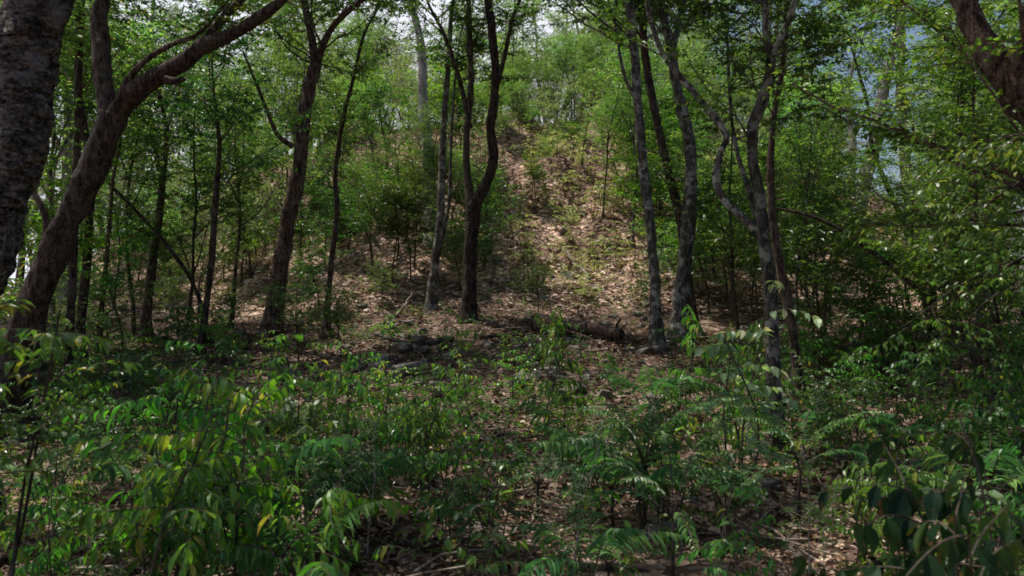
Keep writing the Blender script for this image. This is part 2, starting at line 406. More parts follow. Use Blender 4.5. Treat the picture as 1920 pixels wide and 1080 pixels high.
class Proto:
    """keeps one built thing; the first placement moves it, later ones copy it"""
    def __init__(self, r): self.r = r; self.used = False
    def place(self, loc, rz, sc):
        if not self.used:
            self.used = True
            self.r.location = loc; self.r.rotation_euler = (0, 0, rz); self.r.scale = (sc, sc, sc) if np.isscalar(sc) else sc
            return self.r
        return copy_tree(self.r, loc, rz, sc)
    def drop(self):
        if not self.used:
            for ch in list(self.r.children): bpy.data.objects.remove(ch)
            bpy.data.objects.remove(self.r)

ORD = ['leftmost', 'second from left', 'third from left', 'fourth from left', 'fifth from left', 'sixth from left', 'seventh from left', 'eighth from left', 'ninth from left', 'tenth from left']
def finish_labels():
    cells = {}
    for o, noun, cat, group, px, py, Y in PENDING:
        k = min(range(len(LAND)), key=lambda i: abs(LAND[i][0] - px) + 6 * abs(LAND[i][1] - Y))
        lx, lY, ln = LAND[k]
        near = ('well before' if Y < lY * .6 else 'before' if Y < lY - .4 else 'beside' if Y < lY + .8 else 'behind' if Y < lY * 1.7 else 'far behind')
        cells.setdefault((noun, near, ln), []).append((px, o, cat, group))
    for (noun, near, ln), rows in cells.items():
        rows.sort(key=lambda r: r[0])
        n = len(rows)
        for i, (px, o, cat, group) in enumerate(rows):
            lab = noun + ' ' + near + ' ' + ln
            if n == 2: lab += ', ' + ('left one' if i == 0 else 'right one')
            elif n > 2:
                if i < (n + 1) // 2: w = ORD[min(i, 9)]
                else:
                    j = n - 1 - i
                    w = ORD[min(j, 9)].replace('leftmost', 'rightmost').replace('from left', 'from right')
                lab += ', ' + w
            tag(o, lab, cat, group)

# ------------------------------------------------------------------ camera, sky, sun
cam = bpy.data.cameras.new('camera'); co = bpy.data.objects.new('camera', cam); COL.objects.link(co)
co.location = (0, 0, CAMZ); co.rotation_euler = (math.radians(90), 0, 0)
cam.sensor_width = 36; cam.lens = 36 * F / 1920; cam.clip_start = 0.05; cam.clip_end = 4000
cam.dof.use_dof = True; cam.dof.focus_distance = 11.0; cam.dof.aperture_fstop = 3.5
S.camera = co

SUN_DIR = np.array([-0.315, 0.20, 0.928]); SUN_DIR /= np.linalg.norm(SUN_DIR)
el = math.asin(SUN_DIR[2]); az = math.atan2(SUN_DIR[0], SUN_DIR[1])
w = bpy.data.worlds.new('World'); S.world = w; w.use_nodes = True
nt = w.node_tree; bg = nt.nodes['Background']; sky = nt.nodes.new('ShaderNodeTexSky'); sky.sky_type = 'NISHITA'
sky.sun_disc = False; sky.sun_elevation = el; sky.sun_rotation = az; sky.air_density = 1.0; sky.dust_density = 2.0
# white cloud added low ahead, keeping shade deep, clear blue to the right
wt = nt.nodes.new('ShaderNodeTexCoord'); wm = nt.nodes.new('ShaderNodeMapping'); wm.inputs['Scale'].default_value = (1, 1, 1.8); nt.links.new(wt.outputs['Generated'], wm.inputs[0])
wn = nt.nodes.new('ShaderNodeTexNoise'); wn.inputs['Scale'].default_value = 2.6; wn.inputs['Detail'].default_value = 6; nt.links.new(wm.outputs[0], wn.inputs['Vector'])
wsx = nt.nodes.new('ShaderNodeSeparateXYZ'); nt.links.new(wt.outputs['Generated'], wsx.inputs[0])
wa = nt.nodes.new('ShaderNodeMath'); wa.operation = 'MULTIPLY_ADD'; wa.inputs[1].default_value = -.95; nt.links.new(wsx.outputs['X'], wa.inputs[0]); nt.links.new(wn.outputs['Fac'], wa.inputs[2])
wb = nt.nodes.new('ShaderNodeMath'); wb.operation = 'MINIMUM'; wb.inputs[1].default_value = .25; nt.links.new(wsx.outputs['Y'], wb.inputs[0])
wc = nt.nodes.new('ShaderNodeMath'); wc.operation = 'MULTIPLY_ADD'; wc.inputs[1].default_value = .8; nt.links.new(wb.outputs[0], wc.inputs[0]); nt.links.new(wa.outputs[0], wc.inputs[2])
wr = ramp(nt.nodes, [(.46, (0, 0, 0)), (.62, (.92, .92, .92))]); wz = nt.nodes.new('ShaderNodeMath'); wz.operation = 'MAXIMUM'; wz.inputs[1].default_value = .33; nt.links.new(wsx.outputs['Z'], wz.inputs[0])
we = nt.nodes.new('ShaderNodeMath'); we.operation = 'MULTIPLY_ADD'; we.inputs[1].default_value = -1.3; nt.links.new(wz.outputs[0], we.inputs[0]); nt.links.new(wc.outputs[0], we.inputs[2])
wf = nt.nodes.new('ShaderNodeMath'); wf.operation = 'ADD'; wf.inputs[1].default_value = .43; nt.links.new(we.outputs[0], wf.inputs[0])
nt.links.new(wf.outputs[0], wr.inputs[0])
wx = nt.nodes.new('ShaderNodeMix'); wx.data_type = 'RGBA'; nt.links.new(wr.outputs[0], wx.inputs[0]); nt.links.new(sky.outputs[0], wx.inputs[6]); wx.inputs[7].default_value = (10.0, 10.1, 11.2, 1)
nt.links.new(wx.outputs[2], bg.inputs[0]); bg.inputs[1].default_value = 0.10
ld = bpy.data.lights.new('sun', 'SUN'); ld.energy = 5.0; ld.angle = math.radians(0.5); ld.color = (1, .94, .84)
lo = bpy.data.objects.new('sun', ld); COL.objects.link(lo)
lo.rotation_euler = Vector(SUN_DIR).to_track_quat('Z', 'Y').to_euler(); lo.location = (0, 0, 30)
S.view_settings.view_transform = 'Standard'; S.view_settings.look = 'None'; S.view_settings.exposure = 0; S.view_settings.gamma = 1
S.render.engine = 'CYCLES'
S.cycles.max_bounces = 6; S.cycles.diffuse_bounces = 3; S.cycles.glossy_bounces = 2; S.cycles.transmission_bounces = 4
S.cycles.use_denoising = True
S.cycles.sample_clamp_indirect = 4
S.cycles.pixel_filter_type = 'BLACKMAN_HARRIS'; S.cycles.filter_width = 1.7

# ------------------------------------------------------------------ ground
def axis(lo, hi, fine_lo, fine_hi, step):
    mid = np.arange(fine_lo, fine_hi + step * .5, step)
    def ext(a, b):
        n = 26; t = np.linspace(0, 1, n)[1:]
        return a + (b - a) * (t ** 3 * .97 + t * .03)
    return np.concatenate([ext(fine_lo, lo)[::-1], mid, ext(fine_hi, hi)])
xs = axis(-900, 900, -26, 26, .13); ys = axis(-300, 1800, 1.5, 46, .13)
XX, YY = np.meshgrid(xs, ys); ZZ = ground_z(XX, YY)
gv = np.stack([XX, YY, ZZ], -1).reshape(-1, 3)
ii = np.arange(len(xs) * len(ys)).reshape(len(ys), len(xs))
gf = np.stack([ii[:-1, :-1], ii[:-1, 1:], ii[1:, 1:], ii[1:, :-1]], -1).reshape(-1, 4)
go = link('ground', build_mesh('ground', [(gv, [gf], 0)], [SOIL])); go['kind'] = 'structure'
go['label'] = 'brown leaf strewn forest floor rising into a wooded mound'

# dead leaves lying everywhere
def scatter_xy(rng, n, y0, y1, power=1.0):
    y = y0 + (y1 - y0) * rng.uniform(0, 1, n) ** power
    hw = y * 0.70 + 0.6
    return rng.uniform(-1, 1, n) * hw, y
rng = np.random.default_rng(11)
ch = []
for n, y0, y1, L0 in ((34000, 2.2, 9, .06), (34000, 8, 17.5, .085), (60000, 16, 36, .115)):
    x, y = scatter_xy(rng, int(n * 1.5), y0, y1, .8)
    dr = np.sin(1.9 * x + .8 * y + 2 * np.sin(.7 * y)) * np.sin(1.6 * y - .9 * x + np.sin(1.3 * x)) + .6 * np.sin(4.3 * x - 2 * y) * np.sin(3.7 * y + x) + rng.normal(0, .45, len(x))
    keep = dr > (-.42 if y0 < 16 else -.9); x = x[keep]; y = y[keep]; n = len(x)
    P = np.stack([x, y, ground_z(x, y) + rng.uniform(.003, .04, n)], -1)
    far = y0 >= 16; D = rand_dirs(rng, n, *((-.12, .15) if far else (-.25, .35))); Nn = np.array([0, -.25 if far else 0, 1.0]) + rng.normal(0, .24 if far else .4, (n, 3))
    s = np.clip(rng.lognormal(-.15, .38, n), .35, 2.2) * L0
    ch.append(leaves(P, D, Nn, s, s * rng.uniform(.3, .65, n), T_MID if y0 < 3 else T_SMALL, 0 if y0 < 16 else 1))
o = link('leaf_litter', build_mesh('leaf_litter', ch, [G['shaded_litter'], G['dry']], False)); o['kind'] = 'stuff'; o['label'] = 'dry tan and pinkish brown dead leaves covering the forest floor'; o['category'] = 'leaf litter'
# fine fallen twigs
n = 2600; x, y = scatter_xy(rng, n, 2.5, 34, .8)
P0 = np.stack([x, y, ground_z(x, y) + .015], -1); D = rand_dirs(rng, n, -.05, .2); Lt = rng.uniform(.15, .8, n)
Q = sweep(rng, P0, D, Lt, 4, .12, -.03)
Q[:, 1:, 2] = np.maximum(Q[:, 1:, 2], ground_z(Q[:, 1:, 0], Q[:, 1:, 1]) + .012)
o = link('fallen_twigs', build_mesh('fallen_twigs', [tubes(Q, np.full((n, 4), .005) * rng.uniform(.6, 2.0, (n, 1)), 4) + (0,)], [BK['tan']])); o['kind'] = 'stuff'; o['label'] = 'thin bare fallen twigs scattered over the dead leaves'; o['category'] = 'twigs'
# tiny green ground cover
ch = []
for n, y0, y1, L0, mi in ((3000, 3.0, 9, .05, 0), (4500, 7, 18, .065, 0), (7500, 17, 34, .09, 1)):
    x, y = scatter_xy(rng, n, y0, y1, .9)
    keep = np.sin(x * .9 + 1) * np.sin(y * .8 + x * .3) + rng.normal(0, .5, n) > .2
    x = x[keep]; y = y[keep]; m = len(x)
    k = 7
    P = np.repeat(np.stack([x, y, ground_z(x, y)], -1), k, 0) + rng.normal(0, .04, (m * k, 3)) * np.array([1, 1, .3]) + np.stack([np.zeros(m * k), np.zeros(m * k), rng.uniform(.03, .16, m * k) * (L0 / .06)], -1)
    s = rng.uniform(.6, 1.3, m * k) * L0
    ch.append(leaves(P, rand_dirs(rng, m * k, -.6, .3), np.array([0, 0, 1.0]) + rng.normal(0, .4, (m * k, 3)), s, s * .42, T_SMALL, mi))
o = link('ground_cover', build_mesh('ground_cover', ch, [G['under'], G['straw']], False)); o['kind'] = 'stuff'; o['label'] = 'low scattered green seedling leaves just above the litter'; o['category'] = 'ground cover'

# ------------------------------------------------------------------ main trees, traced as limbs
def limb(pts, Y, dY=0.0):
    """pts: (px, py, width px); Y distance, dY total drift in depth along the limb"""
    n = len(pts); P = []; R = []
    for i, (a, b, wd) in enumerate(pts):
        yy = Y + dY * i / max(1, n - 1)
        P.append(PX(a, b, yy)); R.append(.5 * wd / F * yy)
    return P, R

def extend(P, R, rng, length, up=.35, rend=.25):
    P = [np.array(p) for p in P]; R = list(R)
    d = unit(P[-1] - P[-2]); n = max(2, int(length / .9)); r0 = R[-1]
    for k in range(n):
        d = unit(d + rng.normal(0, .16, 3) + np.array([0, 0, up * .3]))
        P.append(P[-1] + d * length / n); R.append(r0 * (1 - (1 - rend) * (k + 1) / n))
    return P, R

def to_ground(P, R, flare=1.35):
    P = [np.array(p) for p in P]; R = list(R)
    d = P[0] - P[1]
    if P[0][2] > gz(P[0][0], P[0][1]):
        q = P[0].copy()
        for _ in range(60):
            q = q + unit(d + np.array([0, 0, -1.2])) * .04
            if q[2] < gz(q[0], q[1]) - .06: break
        P.insert(0, q); R.insert(0, R[0] * flare)
    else:
        R[0] *= flare
    return P, R

def main_tree(name, label, trunk, limbs, bark, crown=None, leaf='canopy', sides=14, rough=.12, ringy=0, seed=1, cat='tree', step=.09, ext=3.0, exttrunk=False, trunkext=None):
    rng = np.random.default_rng(seed)
    TP, TR = to_ground(*trunk)
    if trunkext: TP, TR = extend(TP, TR, rng, trunkext)
    base = np.array([TP[0][0], TP[0][1], gz(TP[0][0], TP[0][1])])
    r = root(name, base); tag(r, label, cat)
    TPl = [p - base for p in TP]
    link('trunk', build_mesh('trunk', [limb_chunk(TPl, TR, sides + 4, step * .7, rough * 1.25, seed, ringy, 0, 1.2)], [BK[bark]]), r)
    allimbs = [(TPl, TR)]
    for i, lb in enumerate(limbs):
        (P, R), e = lb[0], lb[1]
        if e: P, R = extend(P, R, rng, e)
        P = [np.array(p) - base for p in P]
        link('limb', build_mesh('limb', [limb_chunk(P, R, max(9, sides), step * .7, rough * 1.25, seed + 3 + i, ringy)], [BK[bark]]), r)
        allimbs.append((P, R))
    if crown:
        c = dict(crown); only = c.pop('only', None)
        ls = allimbs if only is None else [allimbs[i] for i in only]
        wc, lc = make_crown(rng, ls, **c)
        link('crown', build_mesh('crown', wc + [lc], [BK[bark], G[leaf]], False), r)
    return r

# crown settings shared
def CR(**k):
    d = dict(nb=26, blen=1.5, ntw=13, twlen=.55, nleaf=16, leafL=.085, leafW=.042, zmin=None, tmin=.5, brad=.018)
    d.update(k); return d

# 1 scaly trunk at left edge
main_tree('tree', 'massive grey scaly trunk with ringed bark cropped by the left edge',
          limb([(-150, 760, 130.5), (-55, 560, 113.1), (8, 380, 102.7), (42, 240, 97.4), (68, 110, 102.7), (88, -20, 107.9)], 5.5), [], 'scaly', sides=40, rough=.09, ringy=1, seed=21, step=.022, trunkext=5.0,
          crown=CR(nb=15, blen=3.4, ntw=34, nleaf=18, twlen=.5, leafL=.11, leafW=.05, zmin=4.6, brad=.035, tmin=.6, up=.06), leaf='canopy')  # crown out of view, spread and clumped to shade and dapple the foreground
# 2 big leaning fork
Y = 8.0
main_tree('tree', 'big dark tree leaning right and forking into two heavy limbs',
          limb([(5, 760, 72.2), (40, 650, 60.2), (95, 490, 51.6), (140, 385, 48.2), (185, 285, 49.9), (214, 215, 48.2)], Y),
          [(limb([(206, 225, 36.1), (196, 170, 32.7), (190, 100, 31), (186, 40, 29.2), (183, -60, 27.5)], Y, .3), 3.5),
           (limb([(216, 222, 41.3), (245, 180, 39.6), (290, 148, 34.4), (340, 118, 32.7), (385, 85, 31), (440, 62, 22.4), (500, 22, 18.9), (545, -20, 15.5)], Y, -.6), 3.0),
           (limb([(385, 88, 22.4), (410, 45, 18.9), (445, 5, 15.5), (480, -40, 13.8)], Y - .3, .5), 2.5),
           (limb([(216, 200, 12.9), (240, 150, 12), (280, 108, 10.3), (330, 80, 8.6), (378, 58, 6.9)], Y - .15, -.1), 1.0),
           (limb([(310, 150, 17.2), (328, 152, 12.9), (346, 148, 9.5)], Y - .35), 0)],
          'dark', sides=18, rough=.14, seed=22, step=.07,
          crown=CR(nb=17, blen=1.7, ntw=24, nleaf=17, leafL=.075, leafW=.036, zmin=3.2, tmin=.35, only=[1, 2, 3, 4]))
# 3 tall leaning trunk
Y = 13.0
main_tree('tree', 'tall leaning reddish brown trunk with a dead side branch on its left',
          limb([(505, 690, 36), (515, 590, 32.4), (530, 480, 29.7), (555, 340, 27), (570, 220, 25.2), (592, 120, 23.4)], Y),
          [(limb([(592, 122, 16.2), (612, 70, 13.5), (640, 32, 10.8), (690, -10, 9)], Y, -.4), 1.5),
           (limb([(592, 122, 18), (585, 70, 14.4), (572, 10, 12.6), (565, -50, 10.8)], Y, .5), 1.8),
           (limb([(549, 275, 10.8), (520, 252, 9), (500, 205, 7.2), (478, 150, 5.4), (455, 95, 3.6)], Y, -.7), 0)],
          'red', sides=14, rough=.12, seed=23,
          crown=CR(nb=44, blen=1.8, ntw=14, nleaf=16, zmin=4.0, tmin=.0, only=[1, 2]))
# 4 thin black stem
Y = 14.0
main_tree('tree', 'thin black bending stem right of the tall leaning trunk',
          limb([(612, 600, 12), (620, 500, 11), (632, 400, 10), (628, 330, 9), (642, 230, 8), (662, 150, 7), (685, 60, 5)], Y), [], 'dark', sides=8, rough=.1, seed=24,
          crown=CR(nb=20, blen=1.0, ntw=9, nleaf=13, zmin=1.9, tmin=.45, brad=.008), trunkext=1.5)
# 5 slim tan trunk
Y = 16.0
main_tree('tree', 'slim tan straight trunk left of the central forked tree',
          limb([(806, 615, 20), (814, 510, 17), (826, 400, 15), (830, 280, 13), (838, 150, 11), (845, 40, 9)], Y),
          [(limb([(822, 480, 7), (842, 380, 6), (846, 260, 5), (856, 120, 4)], Y, .3), 1.5)], 'grey', sides=10, rough=.1, seed=25,
          crown=CR(nb=15, blen=1.2, ntw=11, nleaf=14, zmin=4.4, tmin=.3, brad=.01), trunkext=1)
# 6 central forked tree
Y = 15.0
main_tree('tree', 'central dark tree forking low into two upright stems',
          limb([(874, 650, 30), (879, 560, 26), (883, 470, 25), (887, 380, 27)], Y),
          [(limb([(884, 388, 18), (877, 330, 15), (876, 250, 13), (884, 160, 12), (880, 60, 10), (876, -30, 9)], Y, .5), 1.5),
           (limb([(888, 386, 24), (908, 350, 22), (925, 300, 20), (921, 240, 18), (928, 160, 17), (922, 70, 15), (912, -10, 13)], Y, -.3), 1.5),
           (limb([(883, 240, 9), (862, 150, 8), (835, 70, 7), (805, 10, 5)], Y + .2, .3), .8),
           (limb([(926, 180, 9), (945, 110, 8), (960, 40, 7), (985, -30, 5)], Y - .2, -.5), .8)],
          'dark', sides=14, rough=.14, seed=26,
          crown=CR(nb=44, blen=1.2, ntw=14, nleaf=15, leafL=.08, leafW=.04, zmin=4.3, tmin=.0, only=[1, 2, 3, 4], brad=.013))
# 7 twin grey stems
Y = 13.0
main_tree('tree', 'straight grey stem leaning left, nearest of the pair right of centre',
          limb([(1236, 680, 22.5), (1230, 580, 20.7), (1222, 460, 18.9), (1208, 330, 18), (1198, 220, 18), (1190, 110, 17.1), (1180, -20, 16.2)], Y),
          [(limb([(1199, 200, 8.1), (1174, 150, 7.2), (1162, 100, 5.4), (1153, 40, 4.5)], Y, -.2), 1.5)], 'grey', sides=12, rough=.1, seed=27,
          crown=CR(nb=50, blen=1.8, ntw=13, nleaf=16, zmin=4.8, tmin=.0), trunkext=4)
Y = 14.2
main_tree('tree', 'dark vine-thin stem crossing behind the straight grey stem',
          limb([(1300, 640, 18), (1290, 520, 17.1), (1276, 420, 17.1), (1250, 310, 16.2), (1222, 190, 15.3), (1206, 90, 14.4), (1196, -20, 12.6)], Y), [], 'dark', sides=12, rough=.1, seed=28,
          crown=CR(nb=44, blen=1.8, ntw=13, nleaf=16, zmin=4.9, tmin=.0), trunkext=3.5)
# 8 mottled trunk
Y = 13.5
main_tree('tree', 'pale mottled trunk swollen at the base beside the straight grey stem',
          limb([(1270, 680, 37.8), (1278, 590, 32.4), (1285, 510, 28.8), (1294, 410, 25.2), (1297, 330, 23.4), (1290, 250, 21.6), (1272, 170, 19.8), (1258, 90, 18)], Y),
          [(limb([(1260, 100, 12.6), (1275, 30, 10.8), (1285, -40, 9)], Y, .5), 3)], 'grey', sides=14, rough=.16, seed=29,
          crown=CR(nb=50, blen=1.8, ntw=13, nleaf=16, zmin=4.8, tmin=.0), trunkext=3)
# 9 crooked forked tree
Y = 7.5
main_tree('tree', 'crooked slender tree forking into a bent left limb and a sinuous right limb',
          limb([(1470, 890, 24), (1458, 780, 24), (1446, 640, 25), (1441, 520, 25), (1428, 432, 27)], Y),
          [(limb([(1424, 436, 17), (1385, 402, 15), (1352, 368, 14), (1342, 330, 14), (1352, 285, 13), (1362, 255, 12), (1335, 215, 13), (1290, 160, 12), (1250, 110, 11), (1228, 60, 11), (1215, -10, 10)], Y, .4), 2),
           (limb([(1430, 436, 24), (1424, 370, 21), (1412, 300, 20), (1410, 240, 21), (1430, 185, 21), (1442, 125, 18), (1434, 60, 12), (1428, -20, 10)], Y, -.2), 2),
           (limb([(1440, 132, 13), (1460, 80, 12), (1482, 30, 11), (1500, -20, 10)], Y - .15, -.2), 2),
           (limb([(1420, 412, 12), (1402, 350, 11), (1386, 300, 9), (1372, 225, 7), (1366, 140, 6)], Y + .05, .5), 1.0)],
          'grey', sides=14, rough=.12, seed=30, step=.05,
          crown=CR(nb=70, blen=1.0, ntw=13, nleaf=15, leafL=.06, leafW=.03, zmin=2.75, tmin=.0, only=[1, 2, 3, 4], brad=.008, twlen=.4))
Y = 9.0
main_tree('tree', 'dark straight stem close behind the crooked forked tree',
          limb([(1492, 660, 18), (1474, 550, 18), (1456, 460, 16), (1446, 350, 14), (1452, 220, 12), (1470, 100, 10)], Y), [], 'dark', sides=10, rough=.12, seed=31,
          crown=CR(nb=20, blen=1.0, ntw=11, nleaf=13, leafL=.07, leafW=.035, zmin=3.2, tmin=.4, brad=.01), trunkext=2.5)
# 10 arching bare stem
r = main_tree('sapling', 'long bare stem arching down to the right across the dark shrubs',
          limb([(1822, 662, 11), (1760, 590, 10), (1712, 535, 9), (1640, 475, 8), (1575, 430, 7), (1520, 405, 6), (1445, 388, 4)], 10), [], 'dark', sides=8, rough=.1, seed=32, cat='sapling')
# 11 right background trunks
Y = 22.0
main_tree('tree', 'pale leaning trunk against the blue sky gap on the right',
          limb([(1585, 560, 34), (1600, 430, 30), (1622, 350, 28), (1642, 270, 24), (1655, 180, 20)], Y),
          [(limb([(1606, 400, 18), (1596, 340, 15), (1600, 270, 12), (1590, 200, 9)], Y, .3), 2)], 'pale', sides=12, rough=.1, seed=33,
          crown=CR(nb=28, blen=2.2, ntw=12, nleaf=15, leafL=.11, leafW=.05, zmin=5.5, tmin=0.0, brad=.03), trunkext=4)
main_tree('tree', 'straight pale trunk right of the leaning pale trunk',
          limb([(1710, 560, 24), (1706, 420, 22), (1697, 300, 20), (1690, 180, 17)], Y + 1), [], 'pale', sides=12, rough=.1, seed=34,
          crown=CR(nb=24, blen=2.1, ntw=12, nleaf=15, leafL=.11, leafW=.05, zmin=6.5, tmin=0.0, brad=.03), trunkext=4)
main_tree('tree', 'thin dark stem slanting left before the straight pale trunk',
          limb([(1740, 590, 13), (1714, 480, 12), (1690, 410, 10), (1655, 330, 9), (1634, 270, 7), (1625, 190, 6)], 14), [], 'dark', sides=8, rough=.1, seed=35,
          crown=CR(nb=18, blen=1.2, ntw=11, nleaf=14, zmin=3.6, tmin=.4, brad=.009), trunkext=1.5, leaf='bright')
main_tree('tree', 'short dark crooked stem between the pale trunks and the right edge',
          limb([(1748, 600, 16), (1752, 500, 15), (1762, 400, 13), (1785, 320, 11), (1800, 240, 8)], 11.5),
          [(limb([(1758, 430, 11), (1800, 380, 10), (1832, 340, 8), (1850, 270, 6)], 11.5, -.3), 1)], 'red', sides=10, rough=.12, seed=36,
          crown=CR(nb=30, blen=1.2, ntw=11, nleaf=14, zmin=3.0, tmin=.4, brad=.01), trunkext=1.5)
# 12 thick limb upper right corner: its tree stands beyond the right edge
Y = 5.6
main_tree('tree', 'thick rough limb slanting in from the upper right corner',
          limb([(2280, 1080, 123), (2200, 760, 102.5), (2110, 470, 91.8), (2000, 290, 80.4), (1905, 165, 68.9)], Y),
          [(limb([(1915, 180, 62.3), (1850, 90, 50.8), (1810, 10, 42.6), (1775, -90, 37.7)], Y, .3), 3),
           (limb([(1905, 165, 49.2), (1930, 80, 42.6), (1950, -20, 37.7), (1960, -120, 32.8)], Y, -.3), 3)], 'red', sides=20, rough=.16, seed=37, step=.06,
          crown=CR(nb=42, blen=2.2, ntw=14, nleaf=15, leafL=.09, leafW=.045, zmin=3.2, tmin=.3, brad=.02))  # upper crown, out of view, widened to block skylight over the foreground
# 13 left stems
def stem_tree(label, pts, Y, bark, seed, zmin, nb=18, blen=1.1, leaf='canopy', ext=1.5, name='tree', cat='tree'):
    return main_tree(name, label, limb(pts, Y), [], bark, sides=9, rough=.12, seed=seed, cat=cat,
                     crown=CR(nb=nb, blen=blen, ntw=11, nleaf=14, zmin=zmin, tmin=.35, brad=.009), trunkext=ext, leaf=leaf)
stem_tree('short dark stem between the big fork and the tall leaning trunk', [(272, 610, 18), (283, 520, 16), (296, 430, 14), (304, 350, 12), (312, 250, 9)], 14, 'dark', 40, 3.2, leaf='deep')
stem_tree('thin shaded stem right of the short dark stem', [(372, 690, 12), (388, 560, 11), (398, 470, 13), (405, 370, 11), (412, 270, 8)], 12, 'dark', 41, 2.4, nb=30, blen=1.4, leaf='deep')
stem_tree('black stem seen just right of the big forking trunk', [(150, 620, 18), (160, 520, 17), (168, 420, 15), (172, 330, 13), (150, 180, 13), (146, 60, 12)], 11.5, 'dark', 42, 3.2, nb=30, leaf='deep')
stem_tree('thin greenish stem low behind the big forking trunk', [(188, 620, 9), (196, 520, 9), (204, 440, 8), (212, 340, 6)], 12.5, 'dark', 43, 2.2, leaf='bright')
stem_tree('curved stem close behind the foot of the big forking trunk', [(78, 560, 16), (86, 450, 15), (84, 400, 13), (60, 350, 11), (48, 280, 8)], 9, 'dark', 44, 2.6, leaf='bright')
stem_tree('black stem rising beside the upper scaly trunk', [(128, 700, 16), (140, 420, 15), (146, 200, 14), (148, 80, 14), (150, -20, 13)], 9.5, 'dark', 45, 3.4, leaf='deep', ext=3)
main_tree('dead_pole', 'thin bare dead pole leaning left below the forked limbs',
          limb([(368, 545, 8), (315, 462, 7), (255, 395, 6), (205, 345, 5), (160, 300, 3)], 13), [], 'dark', sides=7, rough=.08, seed=46, cat='dead pole')
main_tree('tree', 'whitish sunlit trunk high behind the slim tan trunk',
          limb([(818, 470, 26), (810, 380, 24), (803, 300, 23), (796, 210, 20), (790, 100, 17)], 19.5), [], 'pale', sides=12, rough=.1, seed=47,
          crown=CR(nb=16, blen=1.7, ntw=11, nleaf=13, leafL=.1, leafW=.05, zmin=5.5, tmin=0.0, brad=.02), trunkext=3, leaf='pale')

# ------------------------------------------------------------------ prototype plants
def proto_tree(name, seed, H, lean, bark, leaf, r0, start, nb, blen, ntw=12, nleaf=15, leafL=.1, leafW=.047, forks=2, twlen=.6, flat=.5, up=.05, tmpl=T_SMALL, droop=.3, wlimb=.5):
    rng = np.random.default_rng(seed)
    n = 7; P = [np.zeros(3)]; d = unit(np.array([lean * rng.normal(), lean * rng.normal(), 1.0]))
    for k in range(n):
        d = unit(d + rng.normal(0, .09, 3) * np.array([1, 1, .2]) + np.array([0, 0, .08])); P.append(P[-1] + d * H / n)
    R = list(np.linspace(r0, r0 * .3, n + 1)); R[0] *= 1.3; P[0] = P[0] - np.array([0, 0, .25])
    r = root(name, (0, 0, 0))
    ch = [limb_chunk(P, R, 9 if r0 > .06 else 6, .2, .14, seed, 0, 0, 1.1)]
    limbs = [(P, R)]
    for f in range(forks):
        k = int(rng.integers(2, 5)); dd = unit(rand_dirs(rng, 1, .5, .8)[0] + np.array([0, 0, .4]))
        p = [P[k].copy()]; L = H * rng.uniform(.3, .5) * (1 if wlimb else .6)
        for q in range(4):
            dd = unit(dd + rng.normal(0, .14, 3) + np.array([0, 0, .15])); p.append(p[-1] + dd * L / 4)
        rr = list(np.linspace(R[k] * .62, R[k] * .15, 5))
        ch.append(limb_chunk(p, rr, 7, .3, .1, seed + f)); limbs.append((p, rr))
    link('trunk', build_mesh('trunk', ch, [BK[bark]]), r)
    wc, lc = make_crown(rng, limbs, nb, blen, ntw, twlen, nleaf, leafL, leafW, zmin=H * start, tmin=0, brad=max(.006, r0 * .16), flat=flat, up=up, tmpl=tmpl, droop=droop)
    link('crown', build_mesh('crown', wc + [lc], [BK[bark], G[leaf]], False), r)
    return Proto(r)

FOREST = [proto_tree('tree', 100 + i, [11, 13, 10, 12, 14, 10][i], .06, ['grey', 'pale', 'dark', 'grey', 'pale', 'grey'][i], ['canopy', 'bright', 'canopy', 'pale', 'bright', 'pale'][i],
                     [.13, .16, .11, .14, .17, .12][i], [.34, .42, .3, .36, .45, .28][i], 46, 2.1, ntw=13, nleaf=14, leafL=.12, leafW=.056, forks=3, twlen=.75) for i in range(6)]
MID = [proto_tree('young_tree', 130 + i, [5.5, 6.5, 4.6, 5.2, 7.0, 4.2][i], .1, ['dark', 'grey', 'twig', 'dark', 'grey', 'twig'][i], ['canopy', 'bright', 'bright', 'canopy', 'canopy', 'pale'][i],
                  [.045, .055, .035, .04, .06, .035][i], [.3, .36, .25, .28, .4, .25][i], 30, 1.15, ntw=[12, 9, 11, 13, 8, 12][i], nleaf=[13, 11, 14, 13, 10, 13][i], leafL=[.085, .12, .07, .09, .135, .1][i], leafW=[.04, .056, .03, .036, .06, .05][i], forks=2, twlen=[.5, .6, .45, .55, .65, .5][i], flat=.25) for i in range(6)]
BARE = [proto_tree('bare_sapling', 160 + i, [3.2, 4.4, 2.6, 5.2, 3.8][i], .12, ['tan', 'pale', 'tan', 'tan', 'pale'][i], ['straw', 'pale', 'straw', 'pale', 'bright'][i],
                   [.02, .028, .016, .032, .022][i], .35, 12, .75, ntw=5, nleaf=[3, 6, 2, 5, 8][i], leafL=.10, leafW=.045, forks=1, twlen=.4) for i in range(5)]
SHRUB = [proto_tree('shrub', 190 + i, [1.7, 2.3, 1.4, 2.0, 2.8][i], .15, 'twig', ['canopy', 'canopy', 'bright', 'under', 'lime'][i],
                    [.022, .028, .02, .024, .03][i], .16, 24, .95, ntw=9, nleaf=[10, 9, 11, 9, 8][i], leafL=[.07, .1, .06, .09, .12][i], leafW=[.034, .045, .03, .045, .05][i], forks=3, twlen=.42, flat=.35, droop=.35) for i in range(5)]

